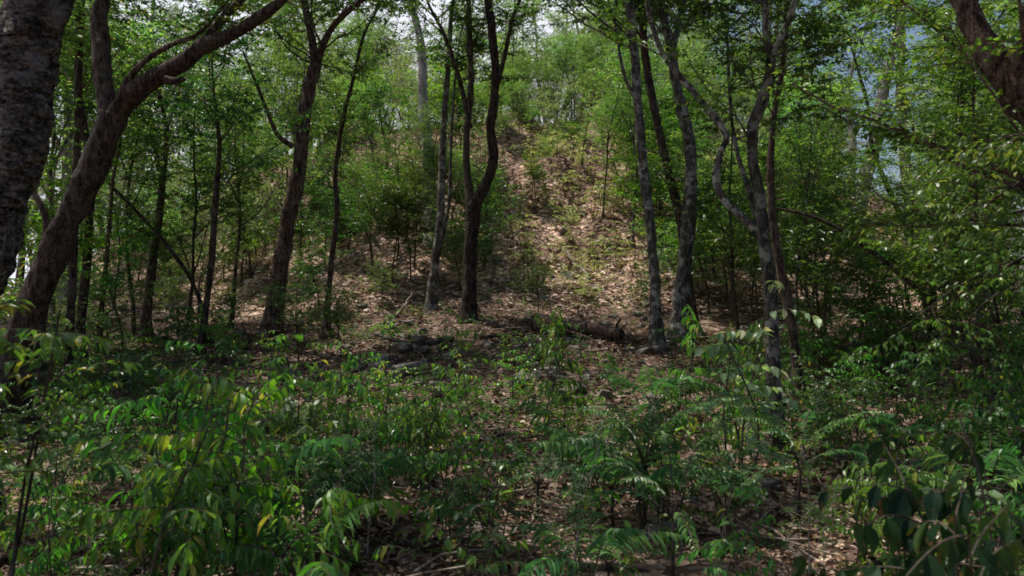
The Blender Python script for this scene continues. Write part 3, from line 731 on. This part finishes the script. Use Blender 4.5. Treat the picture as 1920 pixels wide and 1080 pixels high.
def proto_sapling(seed, H, nst, ntw, twl, nleaf, L, W, leaf, droop=.7, tmpl=T_MID, name='leafy_sapling', tlo=.28):
    """upright stem with side twigs and hanging pointed leaves"""
    rng = np.random.default_rng(seed)
    r = root(name, (0, 0, 0))
    p0 = rng.normal(0, .04, (nst, 3)) * np.array([1, 1, 0]) - np.array([0, 0, .05])
    d0 = np.stack([rng.normal(0, .16, nst), rng.normal(0, .16, nst), np.ones(nst)], -1)
    Ls = H * rng.uniform(.65, 1.1, nst)
    P = sweep(rng, p0, d0, Ls, 8, .09, .0)
    link('stem', build_mesh('stem', [tubes(P, np.linspace(.008, .003, 8)[None] * np.ones((nst, 1)) * (H ** .5), 6) + (0,)], [BK['twig']]), r)
    n2 = nst * ntw; bi = np.repeat(np.arange(nst), ntw); t = rng.uniform(tlo, 1.0, n2)
    tp, td = along(P, bi, t)
    hd = rand_dirs(rng, n2, -.1, .5)
    Q = sweep(rng, tp, td * .35 + hd, twl * rng.uniform(.5, 1.25, n2), 6, .07, -.13)
    ch = [tubes(Q, np.linspace(.0035, .0015, 6)[None] * np.ones((n2, 1)), 4) + (0,)]
    n3 = n2 * nleaf; li = np.repeat(np.arange(n2), nleaf); lt = np.tile(np.linspace(.12, 1, nleaf), n2)
    lp, ldd = along(Q, li, np.clip(lt + rng.normal(0, .03, n3), 0, 1))
    side = np.where(np.tile(np.arange(nleaf), n2) % 2 == 0, 1., -1.)[:, None]
    lat = unit(np.cross(ldd, np.array([0, 0, 1.])) + 1e-4)
    D = ldd * .45 + lat * side * .6 + np.array([0, 0, -droop]) + rng.normal(0, .2, (n3, 3))
    N = np.array([0, 0, 1.]) + lat * side * .5 + rng.normal(0, .3, (n3, 3))
    s = rng.uniform(.6, 1.15, n3)
    ch.append(leaves(lp, D, N, L * s, W * s, tmpl, 1))
    link('foliage', build_mesh('foliage', ch, [BK['twig'], G[leaf]], False), r)
    return Proto(r)

SAP = [proto_sapling(210, .95, 3, 7, .38, 9, .095, .036, 'under'), proto_sapling(211, 1.25, 3, 8, .42, 10, .10, .042, 'under'),
       proto_sapling(212, .8, 3, 7, .34, 9, .085, .028, 'lime'), proto_sapling(213, 1.1, 3, 7, .38, 10, .072, .044, 'lime', droop=.45),
       proto_sapling(214, 1.4, 2, 10, .45, 9, .145, .042, 'under', droop=.9), proto_sapling(215, .9, 4, 8, .36, 11, .058, .03, 'deep', droop=.35),
       proto_sapling(216, 1.15, 2, 8, .4, 8, .115, .062, 'deep', droop=.45)]
WEED = [proto_sapling(240 + i, [.55, .8][i], 4, 5, .25, 8, .085, .03, 'straw', droop=.3, tmpl=T_SMALL, name='weed') for i in range(2)]
SEED = [proto_sapling(230 + i, [.32, .42, .26, .5][i], 1, [4, 5, 4, 6][i], .12, 4, [.09, .10, .075, .11][i], [.045, .04, .04, .045][i], ['under', 'lime', 'under', 'deep'][i], droop=.25, name='seedling') for i in range(4)]

def proto_palm(seed, nf, FL, npair, LL, W, hang=.45, stemh=.3, name='small_palm'):
    rng = np.random.default_rng(seed); r = root(name, (0, 0, 0))
    st = np.array([[[0, 0, -.05], [.01, 0, stemh * .5], [0, .01, stemh]]])
    link('stem', build_mesh('stem', [tubes(st, np.array([[.016, .014, .012]]), 7) + (0,)], [BK['twig']]), r)
    for k in range(nf):
        a = 2 * math.pi * (k + rng.uniform(-.45, .45)) / nf; e = rng.uniform(.7, 3.0)
        L = FL * rng.uniform(.75, 1.15)
        P = sweep(rng, np.array([[0, 0, stemh]]), np.array([[math.cos(a), math.sin(a), e]]), np.array([L]), 9, .03, -.20)
        ch = [tubes(P, np.linspace(.006, .002, 9)[None], 5) + (0,)]
        n = npair * 2; t = np.repeat(np.linspace(.28, 1, npair), 2)
        lp, dd = along(P, np.zeros(n, int), t)
        side = np.tile([1., -1.], npair)[:, None]
        lat = unit(np.cross(dd, np.array([0, 0, 1.])))
        D = dd * .65 + lat * side * .9 + np.array([0, 0, -hang * rng.uniform(.5, 1.7)]) + rng.normal(0, .17, (n, 3))
        N = np.array([0, 0, 1.]) + lat * side * .5 + rng.normal(0, .1, (n, 3))
        env = np.sin(np.clip((t - .2) / .8, 0.08, 1) * math.pi * .86 + .25)
        keepl = rng.uniform(0, 1, n) > .09
        ch.append(leaves(lp[keepl], D[keepl], N[keepl], (LL * np.clip(env, .3, 1) * rng.uniform(.7, 1.1, n))[keepl], (W * rng.uniform(.75, 1.15, n))[keepl], T_MID, 1))
        link('frond', build_mesh('frond', ch, [BK['twig'], G['palm']], False), r)
    return Proto(r)
PALM = [proto_palm(250, 7, .75, 15, .20, .024), proto_palm(251, 6, .95, 18, .24, .028, .55), proto_palm(252, 8, .6, 14, .15, .018, .3)]
FERN = [proto_palm(255, 9, .55, 22, .075, .016, .15, .25, 'feathery_plant'), proto_palm(256, 8, .75, 26, .09, .017, .2, .4, 'feathery_plant')]

# ------------------------------------------------------------------ placement
prng = np.random.default_rng(5)
def put(pr, x, y, sc, noun, cat, group, sink=.0, rz=None):
    o = pr.place((x, y, gz(x, y) - sink), prng.uniform(0, 6.28) if rz is None else rz, sc)
    later(o, noun, cat, group); return o
def xat(px, Y): return (px - 960) / F * Y

def gap(x, y):             # blue sky shows between the trunks here
    return 1565 < 960 + x / y * F < 1715
# background forest on the mound and on both flanks
def forest(n, xr, yr, seed, keep=None, mind=1.8, pts=[]):
    rg = np.random.default_rng(seed); c = 0; tries = 0
    while c < n and tries < 6000:
        tries += 1
        x = rg.uniform(*xr); y = rg.uniform(*yr)
        if abs(x) > y * .72 + 2: continue
        if gap(x, y) and y > 13: continue
        if seed in (305, 306, 307, 309, 312) and -1.2 < x < 3.4 and y < 27 and rg.uniform() < .8: continue      # sunlit strip stays open
        if keep and not keep(x, y): continue
        if any((x - a) ** 2 + (y - b) ** 2 < mind ** 2 for a, b in pts): continue
        pts.append((x, y)); c += 1
        yield x, y, rg
kinds = ['grey tree with mid green crown', 'pale tree with bright green crown', 'dark tree with mid green crown', 'grey tree with pale green crown', 'tall pale tree with bright crown', 'grey tree with pale low crown']
def clear_lane(x, y):      # sunlit bare strip up the mound
    px = 960 + x / y * F
    if -11 < x < 3 and y < 31.5: return False      # leaves the strip open to the sun
    return not (880 < px < 1230 and y < 30)
for x, y, rg in forest(52, (-24, 24), (30.5, 47), 301, lambda x, y: clear_lane(x, y) and not gap(x, y) and not (-9 < x < 1 and y < 35), 1.7):
    i = int(rg.choice([1, 3, 4, 5, 0])); put(FOREST[i], x, y, rg.uniform(.5, .85), kinds[i], 'tree', 'trees on the upper mound', .1)
for x, y, rg in forest(17, (-24, -8), (15, 32), 302, lambda x, y: x < -10.5 or y < 17, 2.0):
    i = int(rg.integers(0, 6)); put(FOREST[i], x, y, rg.uniform(.6, .95), kinds[i], 'tree', 'trees on the left flank', .1)
for x, y, rg in forest(8, (8.5, 24), (16, 32), 303, lambda x, y: not (1520 < 960 + x / y * F < 1740), 2.2):
    i = int(rg.integers(0, 6)); put(FOREST[i], x, y, rg.uniform(.6, .95), kinds[i], 'tree', 'trees on the right flank', .1)
for x, y, rg in forest(20, (-50, 50), (47, 66), 304, lambda x, y: not gap(x, y), 2.6):
    i = int(rg.integers(0, 6)); put(FOREST[i], x, y, rg.uniform(.9, 1.3), kinds[i], 'tree', 'trees beyond the mound', .1)
for x, y, rg in forest(9, (-11, 13), (33, 46), 311, None, 2.0, []):
    i = int(rg.choice([1, 3, 4, 5])); put(FOREST[i], x, y, rg.uniform(.6, .95), kinds[i], 'tree', 'trees on the upper mound', .1)
sk = ['small mid green shrub', 'bushy mid green shrub', 'small bright green shrub', 'rounded green shrub', 'tall lime green shrub']
mk = ['dark slim young tree', 'grey slim young tree', 'bright green young tree', 'deep green young tree', 'tall slim young tree', 'pale leaved young tree']
for x, y, rg in forest(13, (-17, 17), (12.5, 27), 305, lambda x, y: not (590 < 960 + x / y * F < 1240 and y < 26), 1.5):
    i = int(rg.integers(0, 6)); put(MID[i], x, y, rg.uniform(.6, 1.05), mk[i], 'young tree', 'young trees under the canopy', .05)
for px, Y, s, i in ((745, 19, .6, 3), (715, 21, .65, 0), (1130, 20, .75, 2), (1185, 19, .7, 1), (1090, 23, .7, 2), (340, 13.5, .85, 3), (430, 15, .85, 0), (250, 14, .9, 0),
                    (1530, 12, .7, 3), (1520, 16, .7, 1), (1390, 14, .8, 3), (1850, 9.5, .75, 0), (1800, 13, .8, 0), (1900, 12, .9, 3), (110, 12, .8, 1), (40, 11, .8, 1), (470, 19, .9, 2), (560, 20, .8, 1), (1340, 18, .8, 2)):
    put(MID[i], xat(px, Y), Y, s, mk[i], 'young tree', 'young trees under the canopy', .05)
for x, y, rg in forest(46, (-14, 16), (25, 41), 309, lambda x, y: not (-5 < x < 2.5 and y < 30), 1.2, []):
    i = int(rg.choice([1, 2, 5, 5, 4])); put(MID[i], x, y, rg.uniform(.45, .9), mk[i], 'young tree', 'young trees on the upper mound', .05)
# pale bare saplings over the mound
bk = ['thin tan bare sapling', 'pale straight sapling', 'short tan bare sapling', 'tall tan bare sapling', 'pale sapling with few green leaves']
for x, y, rg in forest(140, (-15, 16), (18.5, 40), 306, None, .7, []):
    i = int(rg.integers(0, 5)); put(BARE[i], x, y, rg.uniform(.6, 1.15), bk[i], 'sapling', 'bare saplings on the mound', .05)
for px0, px1, y0, y1, n, ks in ((600, 870, 17, 25, 12, (0, 1, 2, 3)), (1150, 1280, 18, 26, 12, (1, 2, 2, 4)), (880, 960, 19, 27, 5, (2, 5)), (480, 620, 18, 27, 8, (0, 1, 2)), (1280, 1480, 16, 26, 6, (0, 1, 2)), (200, 480, 15, 24, 6, (0, 2, 3))):
    rg = np.random.default_rng(px0)
    for _ in range(n):
        Y = rg.uniform(y0, y1); i = int(rg.choice(ks))
        put(MID[i], xat(rg.uniform(px0, px1), Y), Y, rg.uniform(.32, .62), mk[i], 'young tree', 'young trees on the mound slope', .05)
for px, Y, s, i in ((1500, 11, .5, 4), (1735, 10.8, .5, 0), (1800, 10, .55, 5), (1860, 11, .6, 3), (1780, 15, .8, 5), (1840, 14, .9, 1)):
    put(MID[i], xat(px, Y), Y, s, mk[i], 'young tree', 'young trees on the right', .05)
for x, y, rg in forest(24, (-8, 9), (25, 31.5), 312, None, 1.2, []):
    i = int(rg.choice([1, 2, 5])); put(MID[i], x, y, rg.uniform(.35, .75), mk[i], 'young tree', 'young trees on the crest of the mound', .05)
for px0, px1, y0, y1, n, ks in ((560, 880, 16, 24, 20, (1, 2, 2, 3)), (1170, 1300, 17, 25, 14, (2, 4, 4)), (880, 945, 17, 25, 4, (2, 3)), (250, 560, 14, 22, 12, (1, 2, 3)), (1290, 1500, 15, 22, 10, (1, 2))):
    rg = np.random.default_rng(px0 + 1)
    for _ in range(n):
        Y = rg.uniform(y0, y1); i = int(rg.choice(ks))
        put(SHRUB[i], xat(rg.uniform(px0, px1), Y), Y, rg.uniform(.4, .95), sk[i], 'shrub', 'shrubs on the mound slope', .03)
rg = np.random.default_rng(314)
for px, Y, k, i in ((985, 27.5, .6, 2), (1030, 29, .7, 5), (1075, 28, .55, 1), (1010, 30.5, .8, 5), (1060, 31, .75, 2), (1110, 29.5, .7, 5), (965, 30, .7, 1), (1040, 26, .4, 5)):
    put(MID[i], xat(px, Y), Y, k, mk[i], 'young tree', 'young trees on the crest of the mound', .05)
for _ in range(16):
    Y = rg.uniform(21.5, 30); px = rg.choice([rg.uniform(900, 1000), rg.uniform(1070, 1160), rg.uniform(940, 1120)]); i = int(rg.choice([1, 2, 4]))
    put(SHRUB[i], xat(px, Y), Y, rg.uniform(.3, .6), sk[i], 'shrub', 'shrubs on the mound slope', .03)
# shrubs
for px, Y, s, i in ((735, 17.5, 1.0, 0), (775, 18, .9, 1), (700, 18.5, .9, 3), (890, 17.5, .6, 3), (1200, 20, .9, 4), (1240, 18.5, .8, 4), (1290, 17, .9, 2), (1330, 16, 1.0, 3),
                    (1380, 15, 1.0, 1), (1540, 11, 1.1, 0), (1600, 11, .8, 0), (1650, 10.5, .7, 3), (1720, 12, .9, 1), (1545, 13.5, 1.0, 1), (1830, 10, 1.0, 0), (1880, 9, 1.0, 1), (600, 16, .7, 3), 
                    (230, 13, .9, 3), (100, 10.5, 1.0, 4), (180, 12, .8, 2), (45, 9.5, .9, 2), (640, 12.2, .55, 0), (560, 12, .6, 0), (1010, 15.5, .5, 0), (1230, 15.5, .5, 3),
                    (480, 21, 1, 2), (860, 22, 1, 4), (1000, 21, .5, 4), (1230, 22, 1, 2), (650, 23, 1, 1), (1400, 20, 1.1, 1), (1500, 18, 1, 3)):
    put(SHRUB[i], xat(px, Y), Y, s, sk[i], 'shrub', 'shrubs at the foot of the mound', .03)
for x, y, rg in forest(46, (-13, 14), (18.5, 34), 307, None, 1.2, []):
    i = int(rg.integers(1, 5)); put(SHRUB[i], x, y, rg.uniform(.5, .9), sk[i], 'shrub', 'shrubs on the mound slope', .03)

# understory: how much grows where, as seen in the photo
def density(px, Y):
    d = .55
    if px < 520: d = 1.0 if Y < 9 else .8
    if 560 < px < 1120 and Y < 4.6: d = .10
    if 520 < px < 1350 and Y > 8: d = .12
    if 640 < px < 830 and 5 < Y < 8.6: d = .9
    if 850 < px < 1100 and 4.6 < Y < 8: d = .5
    if px > 1180 and 4.6 < Y < 9: d = .9
    if 1250 < px < 1450 and Y < 4.6: d = .2
    if px > 1500: d = max(d, .85)
    return d
PALMS = ((1120, 5.6, .9, 1), (1090, 6.4, .8, 0), (520, 4.6, .95, 1), (665, 5.0, .9, 0), (1225, 8.2, .95, 0), (380, 4.7, .7, 2), (1085, 4.6, .5, 2), 
                    (250, 5.5, .8, 1), (1600, 6.4, .9, 0), (1140, 4.2, .5, 2), (1110, 3.9, .6, 1), (560, 3.8, .7, 1), (1200, 5.0, .8, 1), (370, 3.6, .5, 2), (1850, 5.2, .8, 1), (1700, 6.5, .9, 2))
sapk = ['drooping green sapling', 'tall drooping sapling', 'low lime sapling', 'bushy lime sapling', 'single stemmed sapling', 'low dark sapling', 'bushy dark sapling']
rg = np.random.default_rng(77); c = 0; pts = []
while c < 150:
    Y = 3.3 + 9.5 * rg.uniform() ** .85; px = rg.uniform(-60, 1980)
    if rg.uniform() > density(px, Y): continue
    if (570 < px < 690 and Y < 4.7) or (1490 < px < 1590 and Y < 4.3): continue
    if 1415 < px < 1510 and Y < 7.6 and rg.uniform() < .75: continue
    if any(abs(px - a) < 75 and b - 1.3 < Y < b + .15 for a, b, _, _ in PALMS): continue
    x = xat(px, Y)
    if any((x - a) ** 2 + (Y - b) ** 2 < .3 ** 2 for a, b in pts): continue
    pts.append((x, Y)); c += 1
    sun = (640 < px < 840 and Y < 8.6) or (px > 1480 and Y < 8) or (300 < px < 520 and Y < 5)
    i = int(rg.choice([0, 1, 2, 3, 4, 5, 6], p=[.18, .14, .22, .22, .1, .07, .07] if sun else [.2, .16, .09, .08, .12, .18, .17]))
    s = rg.uniform(.5, .95) * (.8 if Y < 4.5 else 1)
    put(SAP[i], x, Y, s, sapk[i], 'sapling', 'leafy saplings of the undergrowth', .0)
sdk = ['small green seedling', 'small lime seedling', 'tiny round leaved seedling', 'dark green seedling']
c = 0
while c < 170:
    Y = 3.0 + 11 * rg.uniform() ** 1.1; px = rg.uniform(0, 1920)
    if rg.uniform() > density(px, Y) + .25: continue
    i = int(rg.integers(0, 4)); c += 1
    put(SEED[i], xat(px, Y), Y, rg.uniform(.7, 1.4), sdk[i], 'seedling', 'seedlings on the forest floor', .0)
rg = np.random.default_rng(66)
for _ in range(46):
    Y = rg.uniform(16, 26); px = rg.normal(1075, 75); i = int(rg.integers(0, 2))
    put(WEED[i], xat(px, Y), Y, rg.uniform(.7, 1.3), ['low straw green weed', 'tall straw green weed'][i], 'weed', 'straw green weeds on the sunlit strip')
rg = np.random.default_rng(67)
for _ in range(16):
    Y = rg.uniform(3.6, 9); px = rg.uniform(100, 1850); i = int(rg.integers(0, 5))
    put(BARE[i], xat(px, Y), Y, rg.uniform(.12, .24), 'thin dry leafless stem', 'dead stem', 'dry stems among the undergrowth')
pk = ['small palm with hanging leaflets', 'long fronded small palm', 'low fine leaved palm']
for px, Y, s, i in PALMS:
    put(PALM[i], xat(px, Y), Y, s, pk[i], 'palm', 'small palms in the undergrowth')
for px, Y, s, i in ((1210, 5.2, 1.0, 1), (1150, 5.4, .9, 0), (1360, 4.8, .9, 0), (1010, 5.8, .8, 0), (1260, 4.4, .8, 1), (700, 5.2, .7, 0), (1500, 5.5, .9, 1), (100, 4.8, .9, 1)):
    put(FERN[i], xat(px, Y), Y, s, ['low feathery plant', 'tall feathery plant'][i], 'plant', 'feathery plants in the undergrowth')

# distinct near plants
def near_plant(label, px, Y, H, nst, ntw, twl, nleaf, L, W, leaf, seed, droop=.6, tlo=.28):
    pr = proto_sapling(seed, H, nst, ntw, twl, nleaf, L, W, leaf, droop, T_BIG, tlo=tlo)
    o = pr.place((xat(px, Y), Y, gz(xat(px, Y), Y)), 0, 1); tag(o, label, 'sapling')
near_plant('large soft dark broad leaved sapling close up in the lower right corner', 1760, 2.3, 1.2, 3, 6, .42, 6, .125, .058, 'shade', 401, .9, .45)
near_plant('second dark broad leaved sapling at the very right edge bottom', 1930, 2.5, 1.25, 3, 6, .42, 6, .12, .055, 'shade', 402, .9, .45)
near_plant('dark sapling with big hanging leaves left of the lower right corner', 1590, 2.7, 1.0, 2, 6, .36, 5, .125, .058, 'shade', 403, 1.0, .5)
near_plant('tall leafy sapling hugging the left edge before the forked tree foot', -25, 3.4, 1.85, 4, 10, .32, 9, .078, .032, 'under', 404, .3, .5)
near_plant('leafy sapling hanging over the dark litter at lower left', 250, 3.6, 1.15, 4, 9, .42, 11, .092, .032, 'under', 405, .6)
near_plant('bright green sapling with long hanging leaves in the left foreground', 420, 3.8, 1.1, 4, 9, .45, 11, .10, .036, 'lime', 406, .75)
near_plant('tall green sapling left of the bright foreground sapling', 330, 4.3, 1.2, 4, 9, .42, 11, .088, .034, 'lime', 407, .6)
near_plant('low yellow green sprig at the bottom edge left of centre', 715, 3.0, .26, 1, 4, .16, 4, .11, .045, 'lime', 408, .1)
near_plant('dark drooping sprig with few broad leaves at lower centre', 1095, 3.4, .62, 1, 5, .22, 5, .13, .05, 'under', 409, .8)
near_plant('sunlit pale leaved sapling top in front of the crooked trunk', 1395, 6.2, 1.75, 3, 7, .42, 9, .10, .06, 'pale', 410, .3)

# a branch hanging in from the right
def hanging_branch(label, start, d, L, seed, leaf, lL, lW, rad, nt=16, nl=9):
    rng = np.random.default_rng(seed)
    r = root('hanging_branch', tuple(start)); tag(r, label, 'branch')
    P = sweep(rng, np.zeros((3, 3)) + rng.normal(0, .1, (3, 3)) * np.array([[0], [1], [1]]), np.array([d]) + rng.normal(0, .18, (3, 3)), L * rng.uniform(.7, 1.1, 3), 10, .08, -.05)
    link('stem', build_mesh('stem', [tubes(P, np.linspace(rad, rad * .25, 10)[None] * np.ones((3, 1)), 6) + (0,)], [BK['dark']]), r)
    wc, lc = make_crown(rng, [(list(P[i]), list(np.linspace(rad, rad * .3, 10))) for i in range(3)], nt, .55, 6, .3, nl, lL, lW, tmin=.1, brad=.005, tmpl=T_MID, up=-.05, droop=.5)
    link('foliage', build_mesh('foliage', wc + [lc], [BK['dark'], G[leaf]], False), r)
hanging_branch('leafy branch reaching in from the right edge below the corner limb', PX(2120, 250, 4.6), (-1, .1, .05), 1.25, 501, 'canopy', .062, .03, .012, 17)
hanging_branch('second leafy branch reaching in lower from the right edge', PX(2080, 430, 5.6), (-1, .2, -.05), 1.4, 502, 'canopy', .06, .03, .012, 15)

# ------------------------------------------------------------------ rocks
def rock_mesh(seed):
    import bmesh
    rg = np.random.default_rng(seed)
    bm = bmesh.new(); bmesh.ops.create_icosphere(bm, subdivisions=4, radius=1)
    planes = [(unit(rg.normal(0, 1, 3)), rg.uniform(.42, .8)) for _ in range(15)]
    for v in bm.verts:
        p = np.array(v.co)
        for nrm, dd in planes:
            e = p @ nrm - dd
            if e > 0: p = p - nrm * e * .97
        n = mnoise.fractal(Vector(p * 2.6) + Vector((seed, 0, 0)), .8, 2.1, 4)
        p = p * (1 + .09 * n); v.co = p * np.array([1, .8, .62])
    me = bpy.data.meshes.new('rock'); bm.to_mesh(me); bm.free(); me.materials.append(ROCK)
    me.polygons.foreach_set('use_smooth', np.full(len(me.polygons), True))
    return me
RM = [rock_mesh(s) for s in range(6)]
def rock(px, Y, s, noun, rg, group='limestone rubble'):
    x = xat(px, Y); o = link('rock', RM[int(rg.integers(0, 6))], None, (x, Y, gz(x, Y) + s * .16))
    o.rotation_euler = (rg.uniform(-.3, .3), rg.uniform(-.3, .3), rg.uniform(0, 6.28)); o.scale = tuple(s * rg.uniform(.8, 1.25, 3))
    later(o, noun, 'rock', group)
rg = np.random.default_rng(91)
rock(632, 4.2, .19, 'weathered grey boulder', rg); rock(1535, 3.9, .13, 'pale lit boulder', rg)
rock(770, 11.2, .34, 'wide low grey slab', rg); rock(715, 11.8, .22, 'wide low grey slab', rg); rock(760, 12.6, .26, 'blocky grey stone', rg); rock(845, 12.2, .2, 'wide low grey slab', rg)
for k in range(150):
    if k < 105: Y = rg.uniform(9.5, 15.8); px = rg.choice([rg.normal(740, 70), rg.normal(1010, 90), rg.uniform(620, 1250)])
    else: Y = rg.uniform(9, 20); px = rg.uniform(350, 1500)
    s = rg.uniform(.07, .16) * (1.7 if rg.uniform() < .22 else 1); rock(px, Y, s, 'small grey stone' if s < .14 else 'blocky grey stone', rg)
for k in range(46):
    Y = rg.uniform(14.5, 21); px = rg.uniform(640, 1230); rock(px, Y, rg.uniform(.07, .17), 'pale grey rubble stone', rg)
for _ in range(22):
    Y = rg.uniform(5, 9.5); px = rg.uniform(560, 1900); rock(px, Y, rg.uniform(.05, .13), 'half buried pale stone', rg)

# ------------------------------------------------------------------ logs and fallen branches
def log(label, a, b, r0, bark, seed, sag=.0, name='fallen_log', cat='log', lift=.02):
    rng = np.random.default_rng(seed); n = 7; P = []
    (ax, ay, ah), (bx, by, bh) = a, b
    for k in range(n):
        t = k / (n - 1); x = ax + (bx - ax) * t; y = ay + (by - ay) * t
        P.append(np.array([x + rng.normal(0, .012), y + rng.normal(0, .012), gz(x, y) + r0 * .6 + lift + ah * (1 - t) + bh * t]))
    base = P[0].copy(); base[2] = gz(ax, ay)
    R = np.linspace(r0, r0 * .55, n)
    o = link(name, build_mesh(name, [limb_chunk([p - base for p in P], R, 11, .08, .16, seed)], [BK[bark]]), None, tuple(base)); tag(o, label, cat)
log('dark reddish rotting log at the foot of the sunlit slope', (xat(1000, 14.3), 14.3, .08), (xat(1165, 13.1), 13.1, .05), .15, 'red', 601)
log('second reddish log lying broken against the rotting log', (xat(1050, 13.7), 13.7, .12), (xat(1125, 13.9), 13.9, .03), .07, 'red', 611)
log('thin straight fallen branch leaning over the rotting log', (xat(1005, 14.1), 14.1, .34), (xat(1125, 12.9), 12.9, 0), .028, 'red', 602, name='fallen_branch', cat='branch')
log('dark fallen branch left of the rotting log before the central fork', (xat(900, 13.6), 13.6, .08), (xat(1000, 13.7), 13.7, .03), .04, 'dark', 603, name='fallen_branch', cat='branch')
log('short broken stick upright on the litter right of the rotting log', (xat(1150, 13.4), 13.4, 0), (xat(1162, 13.5), 13.5, .3), .03, 'red', 612, name='fallen_branch', cat='branch')
log('grey fallen branch on the rubble below the slim tan trunk', (xat(800, 12.2), 12.2, .05), (xat(700, 13.2), 13.2, .12), .04, 'grey', 613, name='fallen_branch', cat='branch')
log('short dead branch propped on the slope left of the slim tan trunk', (xat(745, 15.6), 15.6, 0), (xat(775, 15.8), 15.8, .42), .03, 'tan', 604, name='fallen_branch', cat='branch')
log('dark fallen log behind the low grey slabs', (xat(770, 12.9), 12.9, -.03), (xat(850, 13.1), 13.1, .02), .07, 'dark', 605)
log('dark log in the litter at the lower left edge', (xat(-60, 4.6), 4.6, 0), (xat(130, 4.9), 4.9, 0), .05, 'dark', 606)
log('dark fallen branch right of the big forking trunk foot', (xat(60, 9.2), 9.2, 0), (xat(240, 10.2), 10.2, .1), .06, 'dark', 607, name='fallen_branch', cat='branch')
log('weathered pale log on the upper left slope', (xat(630, 20.5), 20.5, .05), (xat(690, 21.5), 21.5, .05), .1, 'grey', 608)
log('bare pale fallen branch down the sunlit strip', (xat(1060, 19.0), 19.0, .1), (xat(1110, 17.6), 17.6, .05), .04, 'pale', 609, name='fallen_branch', cat='branch')

for pr in FOREST + MID + BARE + SHRUB + SAP + SEED + WEED + PALM + FERN: pr.drop()
finish_labels()
